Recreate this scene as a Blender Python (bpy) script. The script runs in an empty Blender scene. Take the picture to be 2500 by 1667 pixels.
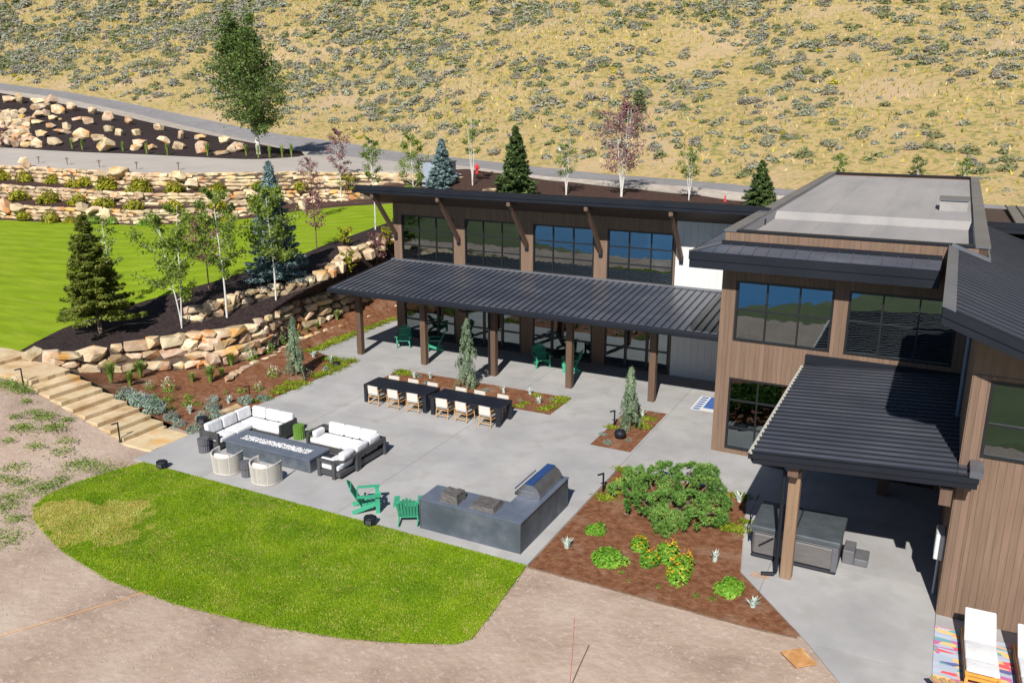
import bpy, bmesh, math, random
import numpy as np
from mathutils import Vector, Matrix, noise
from mathutils.bvhtree import BVHTree
R = math.radians
SC = bpy.context.scene
COL = SC.collection
random.seed(7)
rng = np.random.default_rng(11)

# ------------------------------------------------------------------ camera
YAW, PIT, ROL, F = R(-27.2197), R(15.9968), R(-.0793), 2068.55
CAM = np.array([0., 0., 11.7])
_f = np.array([math.sin(YAW)*math.cos(PIT), math.cos(YAW)*math.cos(PIT), -math.sin(PIT)])
_r = np.array([math.cos(YAW), -math.sin(YAW), 0.]); _u = np.cross(_r, _f)
_r2 = _r*math.cos(ROL)+_u*math.sin(ROL); _u2 = -_r*math.sin(ROL)+_u*math.cos(ROL)
cd = bpy.data.cameras.new('camera'); cam = bpy.data.objects.new('camera', cd); COL.objects.link(cam)
cd.sensor_width = 36; cd.lens = F/2500*36; cd.clip_end = 3000; cd.clip_start = .5
m = Matrix([[_r2[i], _u2[i], -_f[i]] for i in range(3)]).to_4x4(); m.translation = Vector(CAM)
cam.matrix_world = m; SC.camera = cam

# ------------------------------------------------------------------ sky and sun
w = bpy.data.worlds.new("World"); SC.world = w; w.use_nodes = True
wn = w.node_tree; bg = wn.nodes['Background']
sky = wn.nodes.new('ShaderNodeTexSky'); sky.sky_type = 'NISHITA'; sky.sun_disc = False
sky.sun_elevation = R(40.5); sky.sun_rotation = R(167.5); sky.altitude = 2000; sky.dust_density = .6; sky.ozone_density = 1.5
wn.links.new(sky.outputs[0], bg.inputs[0]); bg.inputs[1].default_value = .066
sd = bpy.data.lights.new('sun', 'SUN'); sd.energy = 4.8; sd.angle = R(.5); sd.color = (1, .955, .88)
sun = bpy.data.objects.new('sun', sd); COL.objects.link(sun)
sun.rotation_euler = Vector((-.252, 1.143, -1)).to_track_quat('-Z', 'Y').to_euler()
sun.location = (5, -30, 40)
SC.view_settings.view_transform = 'Standard'; SC.view_settings.look = 'None'
SC.view_settings.exposure = 0.45; SC.view_settings.gamma = 1
SC.render.engine = 'CYCLES'; SC.cycles.max_bounces = 6; SC.cycles.transparent_max_bounces = 8

# ------------------------------------------------------------------ measuring helpers (a sight line meets a known height or distance)
def ray(px, py):
    d = _r2*((px-1250)/F) - _u2*((py-833.5)/F) + _f
    return d
def G(px, py, z):
    d = ray(px, py); return CAM + d*((z-CAM[2])/d[2])
def DP(px, py, dep): return CAM + ray(px, py)*dep
r1 = lambda x, y: (x/2.7506, y/2.7506)
r2 = lambda x, y: (800+x/2.7506, y/2.7506)
r3 = lambda x, y: (1650+x/2.7506, y/2.7506)
r4 = lambda x, y: (x/2.7506, 500+y/2.7506)
r5 = lambda x, y: (800+x/2.7506, 400+y/2.7506)
rc = lambda x, y: (1650+x/2.3506, 1000+y/2.3506)
rb = lambda x, y: (800+x/2.3506, 1000+y/2.3506)
ra = lambda x, y: (x/2.3506, 1000+y/2.3506)
rt = lambda x, y: (850+x/4.126, 880+y/4.126)

# ------------------------------------------------------------------ materials
MATS = {}
def pm(name, cols, scale=3., rough=.8, bump=0., bscale=None, obj=0., isl=0., metal=0., spec=.5, stretch=None, detail=6., hsv=.5, space='pos', trans=0., two=None, pos=None):
    """cols: list of colours laid on a noise ramp; obj / isl: brightness spread per object / per loose piece"""
    mt = bpy.data.materials.new(name); mt.use_nodes = True; nt = mt.node_tree; N = nt.nodes; L = nt.links
    b = N['Principled BSDF']; b.inputs['Roughness'].default_value = rough; b.inputs['Metallic'].default_value = metal
    b.inputs['Specular IOR Level'].default_value = spec
    if space == 'pos': vec = N.new('ShaderNodeNewGeometry').outputs['Position']
    else: vec = N.new('ShaderNodeTexCoord').outputs['Object']
    if stretch:
        mp = N.new('ShaderNodeVectorMath'); mp.operation = 'MULTIPLY'; mp.inputs[1].default_value = stretch; L.new(vec, mp.inputs[0]); vec = mp.outputs[0]
    nz = N.new('ShaderNodeTexNoise'); nz.inputs['Scale'].default_value = scale; nz.inputs['Detail'].default_value = detail; nz.inputs['Roughness'].default_value = .6
    L.new(vec, nz.inputs['Vector'])
    rp = N.new('ShaderNodeValToRGB'); e = rp.color_ramp.elements
    n = len(cols)
    while len(e) < n: e.new(.5)
    for i, c in enumerate(cols):
        e[i].position = (.3+.4*i/max(1, n-1)) if pos is None else pos[i]; e[i].color = (*c, 1)
    L.new(nz.outputs['Fac'], rp.inputs['Fac']); out = rp.outputs['Color']
    if two:   # second, large noise towards another colour: (colour, scale, low, high)
        n2 = N.new('ShaderNodeTexNoise'); n2.inputs['Scale'].default_value = two[1]; n2.inputs['Detail'].default_value = 5; L.new(vec, n2.inputs['Vector'])
        mr = N.new('ShaderNodeMapRange'); mr.inputs['From Min'].default_value = two[2]; mr.inputs['From Max'].default_value = two[3]; L.new(n2.outputs['Fac'], mr.inputs['Value'])
        mx = N.new('ShaderNodeMix'); mx.data_type = 'RGBA'; mx.inputs['B'].default_value = (*two[0], 1); L.new(out, mx.inputs['A']); L.new(mr.outputs[0], mx.inputs['Factor']); out = mx.outputs['Result']
    for amt, kind in ((obj, 0), (isl, 1)):
        if amt:
            rn = (N.new('ShaderNodeObjectInfo').outputs['Random'] if kind == 0 else N.new('ShaderNodeNewGeometry').outputs['Random Per Island'])
            mr = N.new('ShaderNodeMapRange'); mr.inputs['To Min'].default_value = 1-amt; mr.inputs['To Max'].default_value = 1+amt; L.new(rn, mr.inputs['Value'])
            hs = N.new('ShaderNodeHueSaturation'); L.new(mr.outputs[0], hs.inputs['Value']); L.new(out, hs.inputs['Color'])
            m2 = N.new('ShaderNodeMath'); m2.operation = 'MULTIPLY_ADD'; m2.inputs[1].default_value = .035*amt/.3; m2.inputs[2].default_value = .5-.0175*amt/.3
            m3 = N.new('ShaderNodeMath'); m3.operation = 'FRACT'; m4 = N.new('ShaderNodeMath'); m4.operation = 'MULTIPLY'; m4.inputs[1].default_value = 7.31
            L.new(rn, m4.inputs[0]); L.new(m4.outputs[0], m3.inputs[0]); L.new(m3.outputs[0], m2.inputs[0]); L.new(m2.outputs[0], hs.inputs['Hue'])
            out = hs.outputs['Color']
    L.new(out, b.inputs['Base Color'])
    if bump:
        nb = N.new('ShaderNodeTexNoise'); nb.inputs['Scale'].default_value = bscale or scale*4; nb.inputs['Detail'].default_value = 6; L.new(vec, nb.inputs['Vector'])
        bp = N.new('ShaderNodeBump'); bp.inputs['Strength'].default_value = 1; bp.inputs['Distance'].default_value = bump
        L.new(nb.outputs['Fac'], bp.inputs['Height']); L.new(bp.outputs[0], b.inputs['Normal'])
    if trans:  # thin leaves let some light through
        tl = N.new('ShaderNodeBsdfTranslucent'); L.new(out, tl.inputs['Color']); ms = N.new('ShaderNodeMixShader'); ms.inputs[0].default_value = trans
        L.new(b.outputs[0], ms.inputs[1]); L.new(tl.outputs[0], ms.inputs[2]); L.new(ms.outputs[0], N['Material Output'].inputs[0])
    MATS[name] = mt; return mt

concrete = pm('concrete', [(.29, .285, .29), (.35, .343, .343), (.41, .40, .39)], .45, .85, .002, 30, obj=.05, two=((.31, .30, .29), 1.3, .5, .72), detail=10)
concrete2 = pm('driveway_concrete', [(.35, .315, .285), (.41, .37, .335)], .3, .9, .003, 14)
asphalt = pm('asphalt', [(.19, .18, .185), (.24, .23, .235)], .2, .9, .004, 20, two=((.28, .265, .26), .9, .5, .8))
dirt = pm('dirt', [(.27, .19, .145), (.36, .265, .205), (.41, .31, .245), (.47, .375, .30)], .45, .95, .03, 5., two=((.47, .38, .33), 9, .56, .75), detail=12)
gravel = pm('gravel', [(.30, .255, .21), (.39, .34, .29), (.46, .41, .35)], 1.2, .95, .02, 12)
lawn = pm('lawn_grass', [(.15, .235, .006), (.19, .28, .008), (.24, .33, .014)], 2.2, .9, .03, 30, stretch=(.22, 1.3, 1), detail=12, spec=.15, two=((.30, .35, .04), 1.6, .5, .95))
def stripes(mt, ang, period, amt):   # mowing lines
    nt = mt.node_tree; N = nt.nodes; L = nt.links; b = N['Principled BSDF']; src = b.inputs['Base Color'].links[0].from_socket
    g = N.new('ShaderNodeNewGeometry'); mp = N.new('ShaderNodeMapping'); mp.inputs['Rotation'].default_value = (0, 0, ang); L.new(g.outputs['Position'], mp.inputs[0])
    wv = N.new('ShaderNodeTexWave'); wv.inputs['Scale'].default_value = .314/period; wv.inputs['Distortion'].default_value = .8; wv.inputs['Detail'].default_value = 3; wv.inputs['Detail Scale'].default_value = .6; L.new(mp.outputs[0], wv.inputs['Vector'])
    mr = N.new('ShaderNodeMapRange'); mr.inputs['To Min'].default_value = 1-amt; mr.inputs['To Max'].default_value = 1+amt; L.new(wv.outputs['Fac'], mr.inputs['Value'])
    hs = N.new('ShaderNodeHueSaturation'); L.new(mr.outputs[0], hs.inputs['Value']); L.new(src, hs.inputs['Color']); L.new(hs.outputs[0], b.inputs['Base Color'])
stripes(lawn, 1.35, 1.5, .065)
lawn_f = pm('front_lawn_soil', [(.14, .23, .006), (.20, .30, .01), (.27, .34, .03)], .8, .95, .03, 20, detail=10, spec=.2)
mulch_b = pm('black_mulch', [(.014, .009, .009), (.03, .02, .02), (.055, .038, .038)], 6, .95, .04, 14, spec=.2)
mulch_d = pm('dark_brown_mulch', [(.035, .018, .014), (.06, .032, .025), (.085, .05, .04)], 6, .95, .04, 14, spec=.2)
mulch_r = pm('brown_mulch', [(.11, .04, .018), (.185, .078, .038), (.25, .13, .075)], 5, .95, .035, 16, spec=.2, detail=10, two=((.3, .19, .13), 1.1, .56, .8))
hillm = pm('hill_ground', [(.17, .165, .06), (.265, .215, .07), (.345, .255, .095), (.385, .29, .13), (.34, .21, .115)], 1.6, .95, .12, 3.5, detail=14, two=((.40, .29, .17), .13, .5, .7), pos=[.36, .44, .5, .57, .64])
meadow = pm('meadow', [(.05, .08, .015), (.1, .12, .03)], .3, .95)
waterm = pm('sky_tinted_water', [(.08, .34, .62), (.09, .38, .68)], .2, .05, .01, 1.5, spec=1., metal=.55)  # metallic blue: the mirrored sky is put into the pond's colour
stone = pm('sandstone', [(.17, .09, .045), (.34, .22, .12), (.46, .35, .23), (.56, .46, .34), (.42, .22, .08)], 1.3, .85, .03, 5, obj=.3, space='pos', two=((.50, .23, .05), .9, .56, .7), detail=10)
stone_l = pm('pale_sandstone', [(.27, .175, .09), (.47, .35, .215), (.57, .45, .30), (.64, .54, .395)], 1.2, .85, .03, 5, obj=.28, two=((.58, .29, .08), 1., .55, .66), detail=10)
slabm = pm('sandstone_slab', [(.40, .26, .12), (.54, .41, .25), (.62, .50, .33)], 1.4, .85, .006, 12, obj=.09, two=((.55, .31, .1), .9, .56, .75))
wood = pm('stained_cedar', [(.155, .101, .070), (.18, .118, .083), (.205, .136, .097)], 2.2, .8, .001, 20, obj=.09, spec=.25, stretch=(6, 6, .35))
post_m = pm('post_wood', [(.085, .048, .03), (.13, .078, .05)], 2.2, .7, .002, 20, stretch=(7, 7, .4), obj=.06)
brace_m = pm('brace_wood', [(.10, .06, .042), (.15, .09, .062)], 2.2, .7, .002, 20, stretch=(7, 7, .4))
white = pm('white_siding', [(.58, .58, .58), (.63, .63, .625)], .6, .7, obj=.015)
darkm = pm('black_metal', [(.009, .011, .017), (.014, .016, .023)], .8, .5, obj=.05, spec=.25)
roofm = pm('standing_seam_metal', [(.044, .050, .070), (.062, .070, .094), (.095, .103, .125)], .55, .36, .003, 1.3, obj=.07, stretch=(.8, 1.6, 1), spec=.9)
rib_shade = pm('shaded_seam_metal', [(.010, .011, .016), (.016, .017, .022)], .8, .45)  # ribs darker than the pans: shade along the seams put into the colour
capm = pm('coping_metal', [(.115, .12, .14), (.155, .16, .18)], .6, .38, obj=.06, metal=.25)
membr = pm('roof_membrane', [(.235, .225, .22), (.28, .265, .258), (.315, .295, .285)], .6, .8, .004, 3, stretch=(1.6, .25, 1), obj=.04)
soffit = pm('soffit_wood', [(.05, .03, .02), (.075, .045, .03)], 2, .7, stretch=(6, .4, 6))
corem = pm('wall_core', [(.06, .04, .03), (.07, .05, .035)], 1, .9)
interior = pm('interior', [(.10, .095, .085), (.14, .13, .12)], 1, .9)
framem = pm('window_frame', [(.01, .01, .011), (.015, .015, .016)], 1, .4)
barkm = pm('bark', [(.10, .065, .045), (.19, .13, .09)], 9, .9, .01, 20)
barkw = pm('white_bark', [(.42, .39, .36), (.62, .60, .57)], 5, .8, pos=[.32, .45])
leaf = lambda n, a, b, c, isl=.38, tr=.3, rough=.6: pm(n, [a, b, c], 1.3, rough, isl=isl, trans=tr, spec=.25)
spruce_g = leaf('spruce_needles', (.10, .13, .02), (.18, .215, .035), (.26, .29, .05), .45, .25)
spruce_n = leaf('green_spruce_needles', (.06, .10, .035), (.12, .18, .06), (.17, .24, .07), .45, .2)
spruce_b = leaf('blue_spruce_needles', (.14, .21, .2), (.24, .34, .34), (.38, .5, .52), .4, .2)
aspen_l = leaf('aspen_leaves', (.13, .20, .03), (.21, .29, .05), (.30, .38, .08), .4, .4)
dark_l = leaf('cottonwood_leaves', (.085, .135, .035), (.14, .205, .05), (.21, .28, .08), .4, .4)
plum_l = leaf('plum_leaves', (.16, .06, .07), (.26, .12, .13), (.36, .2, .2), .4, .3)
weep_l = leaf('weeping_spruce_needles', (.10, .15, .09), (.18, .25, .15), (.30, .37, .22), .45, .1)
pine_l = leaf('mountain_pine_needles', (.06, .15, .03), (.12, .24, .045), (.24, .38, .09), .6, .12)
sage_l = leaf('sagebrush', (.30, .31, .21), (.38, .39, .29), (.46, .47, .36), .18, .3, .8)
sage_g = leaf('green_brush', (.19, .22, .10), (.26, .29, .14), (.33, .36, .19), .2, .3, .8)
sage_p = leaf('grey_brush', (.27, .25, .20), (.34, .32, .26), (.42, .40, .33), .18, .25, .8)
rabbit = leaf('rabbitbrush', (.34, .32, .03), (.48, .42, .04), (.62, .48, .04), .35, .2, .8)
drygr = leaf('dry_grass', (.40, .30, .13), (.50, .39, .18), (.60, .50, .28), .3, .2, .8)
ygreen = leaf('spirea_leaves', (.18, .20, .015), (.30, .30, .02), (.46, .42, .03), .4, .25)
bright = leaf('bright_green_leaves', (.09, .22, .02), (.16, .34, .03), (.27, .46, .06), .4, .3)
grassl = leaf('ornamental_grass', (.13, .22, .04), (.22, .32, .06), (.36, .42, .13), .35, .3)
laven = leaf('catmint_leaves', (.14, .22, .15), (.23, .33, .25), (.34, .43, .36), .35, .2)
lavfl = leaf('catmint_flowers', (.22, .20, .38), (.30, .27, .5), (.36, .34, .55), .3, .2)
yucca = leaf('pale_yucca', (.42, .50, .45), (.56, .64, .58), (.7, .76, .72), .2, .2)
orangef = leaf('orange_flowers', (.75, .25, .01), (.8, .36, .02), (.85, .5, .03), .2, .2)
whitef = leaf('white_flowers', (.7, .7, .62), (.8, .8, .72), (.9, .9, .85), .1, .2)
redf = leaf('red_flowers', (.5, .02, .02), (.6, .05, .03), (.7, .1, .04), .1, .2)
cover = leaf('ground_cover', (.13, .19, .01), (.22, .28, .02), (.34, .38, .04), .35, .2)
blade_m = leaf('grass_blades', (.17, .30, .004), (.25, .39, .008), (.35, .46, .015), .3, .35)
blade_g = leaf('deep_green_blades', (.10, .22, .004), (.15, .29, .008), (.22, .36, .012), .3, .35)
blade_d = leaf('dry_blades', (.50, .40, .10), (.62, .50, .16), (.7, .6, .24), .25, .3)
slate = pm('dark_plaster', [(.055, .068, .085), (.085, .10, .122), (.12, .135, .155)], 2.2, .6, .002, 9, detail=10, two=((.05, .062, .078), .8, .5, .7))
slate_t = pm('slate_top', [(.09, .11, .15), (.125, .145, .19)], 2.2, .42, .001, 12)
alum = pm('grey_aluminium', [(.05, .05, .054), (.07, .07, .074)], 3, .55)
cush = pm('white_cushion', [(.58, .58, .60), (.68, .68, .69)], 1.5, .9, .022, 5)
cush_s = pm('sand_cushion', [(.54, .50, .46), (.62, .58, .54)], 3, .9, .01, 6)
navy = pm('navy_table', [(.008, .010, .018), (.013, .016, .026)], 4, .5)
teak = pm('teak', [(.42, .23, .09), (.56, .34, .15)], 6, .6, stretch=(1, 1, 1))
teak_o = pm('orange_teak', [(.62, .28, .04), (.75, .37, .07)], 6, .55)
rope = pm('woven_rope', [(.50, .46, .42), (.60, .57, .52)], 20, .9)
rope_g = pm('grey_rope', [(.40, .37, .34), (.6, .57, .53)], 22, .9, stretch=(4, 4, .4))
greenp = pm('green_plastic', [(.035, .28, .16), (.05, .36, .21)], 2, .55, obj=.06)
grass_st = pm('green_stool', [(.07, .16, .015), (.12, .24, .03)], 12, .9)
steel = pm('stainless_steel', [(.42, .42, .43), (.6, .6, .61)], 3, .28, metal=.9)
tarp = pm('grey_cover_fabric', [(.07, .062, .06), (.13, .12, .115)], 5, .75, .02, 5)
tubcov = pm('tub_cover_vinyl', [(.048, .058, .066), (.075, .088, .098)], 2.5, .55, .012, 4)
tubside = pm('tub_cabinet', [(.10, .092, .09), (.14, .13, .13)], 3, .55, stretch=(1, 1, 9))
pebble = pm('white_pebbles', [(.4, .4, .42), (.7, .7, .72)], 20, .7, isl=.4)
redm = pm('red_paint', [(.5, .03, .03), (.6, .05, .04)], 3, .5)
orngm = pm('orange_plastic', [(.62, .2, .03), (.7, .28, .06)], 3, .6)
rustm = pm('rusty_plywood', [(.40, .18, .06), (.55, .28, .10)], 3, .8, two=((.62, .40, .2), 5, .5, .7))
greyp = pm('grey_box', [(.26, .30, .36), (.32, .36, .43)], 2, .5)
bluer = pm('blue_rug', [(.03, .09, .3), (.05, .13, .38)], 6, .95)
cord_m = pm('orange_string', [(.85, .35, .03), (.9, .42, .05)], 3, .7)
pink_m = pm('pink_string', [(.8, .2, .2), (.85, .3, .28)], 3, .7)

# glass: a clear pane over a dark room, mirroring what stands before it
def glass_mat():
    mt = bpy.data.materials.new('window_glass'); mt.use_nodes = True; nt = mt.node_tree; N = nt.nodes; L = nt.links; N.clear()
    o = N.new('ShaderNodeOutputMaterial'); g = N.new('ShaderNodeBsdfGlossy'); g.inputs['Roughness'].default_value = .012; g.inputs['Color'].default_value = (.80, .93, 1, 1)
    t = N.new('ShaderNodeBsdfTransparent'); t.inputs['Color'].default_value = (.32, .37, .38, 1)
    fr = N.new('ShaderNodeFresnel'); fr.inputs['IOR'].default_value = 2.9; mx = N.new('ShaderNodeMixShader')
    nz = N.new('ShaderNodeTexNoise'); nz.inputs['Scale'].default_value = 1.4; bp = N.new('ShaderNodeBump'); bp.inputs['Distance'].default_value = .0025
    ge = N.new('ShaderNodeNewGeometry'); L.new(ge.outputs['Position'], nz.inputs['Vector']); L.new(nz.outputs['Fac'], bp.inputs['Height']); L.new(bp.outputs[0], g.inputs['Normal'])
    L.new(fr.outputs[0], mx.inputs[0]); L.new(t.outputs[0], mx.inputs[1]); L.new(g.outputs[0], mx.inputs[2]); L.new(mx.outputs[0], o.inputs[0])
    return mt
glass = glass_mat()

# ------------------------------------------------------------------ object helpers
def put(o, parent=None):
    COL.objects.link(o)
    if parent is not None: o.parent = parent
    return o
def thing(name, label, cat, loc=(0, 0, 0), rotz=0., group=None, kind=None):
    o = bpy.data.objects.new(name, None); o.empty_display_size = .3; COL.objects.link(o)
    o.location = loc; o.rotation_euler = (0, 0, rotz); o['label'] = label; o['category'] = cat
    if group: o['group'] = group
    return o
def tag(o, label, cat=None, group=None, kind=None):
    if label: o['label'] = label
    if cat: o['category'] = cat
    if group: o['group'] = group
    if kind: o['kind'] = kind
    return o
def mesh_np(name, v, f, mats, mi=None, smooth=False):
    """v (n,3), f (m,k) all faces with k corners"""
    v = np.asarray(v, dtype=np.float32); f = np.asarray(f, dtype=np.int32); k = f.shape[1]
    me = bpy.data.meshes.new(name); me.vertices.add(len(v)); me.vertices.foreach_set('co', v.ravel())
    me.loops.add(f.size); me.loops.foreach_set('vertex_index', f.ravel())
    me.polygons.add(len(f)); me.polygons.foreach_set('loop_start', np.arange(0, f.size, k, dtype=np.int32))
    try: me.polygons.foreach_set('loop_total', np.full(len(f), k, dtype=np.int32))
    except Exception: pass
    for mm in (mats if isinstance(mats, (list, tuple)) else [mats]): me.materials.append(mm)
    if mi is not None: me.polygons.foreach_set('material_index', np.asarray(mi, dtype=np.int32))
    if smooth: me.polygons.foreach_set('use_smooth', np.ones(len(f), dtype=bool))
    me.update(calc_edges=True); return me
class MB:
    def __init__(s): s.v = []; s.f = []; s.mi = []; s.cm = 0
    def add(s, vs, fs):
        n = len(s.v); s.v += [tuple(map(float, p)) for p in vs]
        for f in fs: s.f.append(tuple(i+n for i in f)); s.mi.append(s.cm)
        return s
    def box(s, x0, y0, z0, x1, y1, z1):
        x0, x1 = min(x0, x1), max(x0, x1); y0, y1 = min(y0, y1), max(y0, y1); z0, z1 = min(z0, z1), max(z0, z1)
        return s.add([(x0, y0, z0), (x1, y0, z0), (x1, y1, z0), (x0, y1, z0), (x0, y0, z1), (x1, y0, z1), (x1, y1, z1), (x0, y1, z1)],
                     [(0, 3, 2, 1), (4, 5, 6, 7), (0, 1, 5, 4), (1, 2, 6, 5), (2, 3, 7, 6), (3, 0, 4, 7)])
    def cbox(s, x0, y0, z0, x1, y1, z1, c=.02):
        """box with chamfered edges"""
        vs = []; 
        for sx in (0, 1):
            for sy in (0, 1):
                for sz in (0, 1):
                    X, Y, Z = (x0, x1)[sx], (y0, y1)[sy], (z0, z1)[sz]; dx, dy, dz = (c, -c)[sx], (c, -c)[sy], (c, -c)[sz]
                    vs += [(X, Y+dy, Z+dz), (X+dx, Y, Z+dz), (X+dx, Y+dy, Z)]
        I = lambda a, b, d, k: (a*4+b*2+d)*3+k
        fs = []
        for a in (0, 1):
            q = [I(a, 0, 0, 0), I(a, 1, 0, 0), I(a, 1, 1, 0), I(a, 0, 1, 0)]; fs.append(q if a else q[::-1])
            q = [I(0, a, 0, 1), I(0, a, 1, 1), I(1, a, 1, 1), I(1, a, 0, 1)]; fs.append(q if a else q[::-1])
            q = [I(0, 0, a, 2), I(1, 0, a, 2), I(1, 1, a, 2), I(0, 1, a, 2)]; fs.append(q if a else q[::-1])
            for b in (0, 1):
                for (p, k1, k2) in (((lambda t: (t, a, b)), 1, 2), ((lambda t: (a, t, b)), 0, 2), ((lambda t: (a, b, t)), 0, 1)):
                    fs.append([I(*p(0), k1), I(*p(1), k1), I(*p(1), k2), I(*p(0), k2)])
        for a in (0, 1):
            for b in (0, 1):
                for d in (0, 1): fs.append([I(a, b, d, 0), I(a, b, d, 1), I(a, b, d, 2)])
        return s.add(vs, fs)
    def beam(s, p, q, w, h, up=(0, 0, 1)):
        p = Vector(p); q = Vector(q); d = (q-p).normalized(); u = Vector(up); sd_ = d.cross(u).normalized(); u = sd_.cross(d).normalized()
        vs = [e+sd_*a*w/2+u*b*h/2 for e in (p, q) for a, b in ((-1, -1), (1, -1), (1, 1), (-1, 1))]
        return s.add(vs, [(0, 1, 2, 3), (7, 6, 5, 4), (0, 4, 5, 1), (1, 5, 6, 2), (2, 6, 7, 3), (3, 7, 4, 0)])
    def tube(s, pts, r, n=6, cap=True):
        pts = [Vector(p) for p in pts]; rs = r if isinstance(r, (list, tuple)) else [r]*len(pts); vs = []
        for i, p in enumerate(pts):
            d = (pts[min(i+1, len(pts)-1)]-pts[max(i-1, 0)]).normalized(); a = d.orthogonal().normalized() if abs(d.z) > .99 else d.cross(Vector((0, 0, 1))).normalized(); b = d.cross(a)
            vs += [p+(a*math.cos(t)+b*math.sin(t))*rs[i] for t in [2*math.pi*j/n for j in range(n)]]
        fs = [(i*n+j, i*n+(j+1) % n, (i+1)*n+(j+1) % n, (i+1)*n+j) for i in range(len(pts)-1) for j in range(n)]
        if cap: fs += [tuple(range(n))[::-1], tuple((len(pts)-1)*n+j for j in range(n))]
        return s.add(vs, fs)
    def prism(s, poly, z0, z1):
        n = len(poly); vs = [(x, y, z0) for x, y in poly]+[(x, y, z1) for x, y in poly]
        return s.add(vs, [tuple(range(n))[::-1], tuple(range(n, 2*n))]+[(i, (i+1) % n, n+(i+1) % n, n+i) for i in range(n)])
    def lathe(s, prof, n=16, c=(0, 0)):
        vs = [(c[0]+r*math.cos(2*math.pi*j/n), c[1]+r*math.sin(2*math.pi*j/n), z) for r, z in prof for j in range(n)]
        fs = [(i*n+j, i*n+(j+1) % n, (i+1)*n+(j+1) % n, (i+1)*n+j) for i in range(len(prof)-1) for j in range(n)]
        fs += [tuple(range(n))[::-1], tuple((len(prof)-1)*n+j for j in range(n))]
        return s.add(vs, fs)
    def yzprofile(s, poly, x0, x1):
        n = len(poly); vs = [(x0, y, z) for y, z in poly]+[(x1, y, z) for y, z in poly]
        return s.add(vs, [tuple(range(n))[::-1], tuple(range(n, 2*n))]+[(i, (i+1) % n, n+(i+1) % n, n+i) for i in range(n)])
    def xzprofile(s, poly, y0, y1):
        n = len(poly); vs = [(x, y0, z) for x, z in poly]+[(x, y1, z) for x, z in poly]
        return s.add(vs, [tuple(range(n))[::-1], tuple(range(n, 2*n))]+[(i, (i+1) % n, n+(i+1) % n, n+i) for i in range(n)])
    def mesh(s, name, mats, smooth=False, off=(0, 0, 0)):
        me = bpy.data.meshes.new(name); me.from_pydata([(x-off[0], y-off[1], z-off[2]) for x, y, z in s.v], [], s.f)
        for mm in (mats if isinstance(mats, (list, tuple)) else [mats]): me.materials.append(mm)
        if max(s.mi or [0]) > 0: me.polygons.foreach_set('material_index', s.mi)
        bm = bmesh.new(); bm.from_mesh(me); bmesh.ops.recalc_face_normals(bm, faces=bm.faces)
        if smooth:
            for f in bm.faces: f.smooth = True
        bm.to_mesh(me); bm.free(); return me
    def build(s, name, mats, parent=None, world=False, smooth=False, soft=0.):
        """world=True: vertices are given in world coordinates, parent unrotated"""
        off = (0, 0, 0)
        if world:
            p = parent
            while p is not None: off = tuple(off[i]+p.location[i] for i in range(3)); p = p.parent
        o = bpy.data.objects.new(name, s.mesh(name, mats, smooth, off)); put(o, parent)
        if soft:
            b = o.modifiers.new('b', 'BEVEL'); b.width = soft; b.segments = 3; b.limit_method = 'ANGLE'
            for p in o.data.polygons: p.use_smooth = True
        return o
def inst(name, me, parent, loc=(0, 0, 0), rot=(0, 0, 0), sc=(1, 1, 1)):
    o = bpy.data.objects.new(name, me); o.location = loc; o.rotation_euler = rot; o.scale = sc; put(o, parent); return o
def copy_tree(o, parent=None):
    c = o.copy(); COL.objects.link(c); c.parent = parent
    for ch in list(o.children): copy_tree(ch, c)
    return c

# ------------------------------------------------------------------ ground sheets
BVV, BVF = [], []
def resamp(pts, n):
    pts = np.array(pts, float); d = np.r_[0, np.cumsum(np.linalg.norm(np.diff(pts[:, :2], axis=0), axis=1))]
    t = np.linspace(0, d[-1], n); return np.stack([np.interp(t, d, pts[:, i]) for i in range(3)], 1)
def sheet(name, rows, mat, ku=6, kv=6, amp=.02, fr=1.3, kind='structure', label=None, edge=0):
    """rows: lists of world points, the same count in each; subdivided and roughened"""
    rows = np.array(rows, float); nr, nc, _ = rows.shape
    u = np.linspace(0, nc-1, (nc-1)*ku+1); v = np.linspace(0, nr-1, (nr-1)*kv+1)
    A = np.stack([np.stack([np.interp(u, range(nc), rows[i, :, k]) for k in range(3)], 1) for i in range(nr)], 0)
    B = np.stack([np.stack([np.interp(v, range(nr), A[:, j, k]) for k in range(3)], 1) for j in range(A.shape[1])], 1)
    if amp:
        for i in range(B.shape[0]):
            e = 1. if edge == 0 else min(1, min(i, B.shape[0]-1-i)/edge)
            for j in range(B.shape[1]):
                p = B[i, j]; B[i, j, 2] += e*amp*(noise.noise(Vector(p*fr))+.5*noise.noise(Vector(p*fr*2.7)))
    n, mm = B.shape[:2]; V = B.reshape(-1, 3)
    ii, jj = np.meshgrid(range(n-1), range(mm-1), indexing='ij'); a = (ii*mm+jj).ravel()
    Fc = np.stack([a, a+1, a+mm+1, a+mm], 1)
    # keep normals up
    nrm = np.cross(V[Fc[0, 1]]-V[Fc[0, 0]], V[Fc[0, 3]]-V[Fc[0, 0]])
    me = mesh_np(name, V, Fc if nrm[2] > 0 else Fc[:, ::-1], mat, smooth=True)
    o = bpy.data.objects.new(name, me); put(o); tag(o, label, kind=kind)
    base = len(BVV); BVV.extend(map(tuple, V)); BVF.extend([tuple(int(q)+base for q in f) for f in Fc])
    return o

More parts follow.
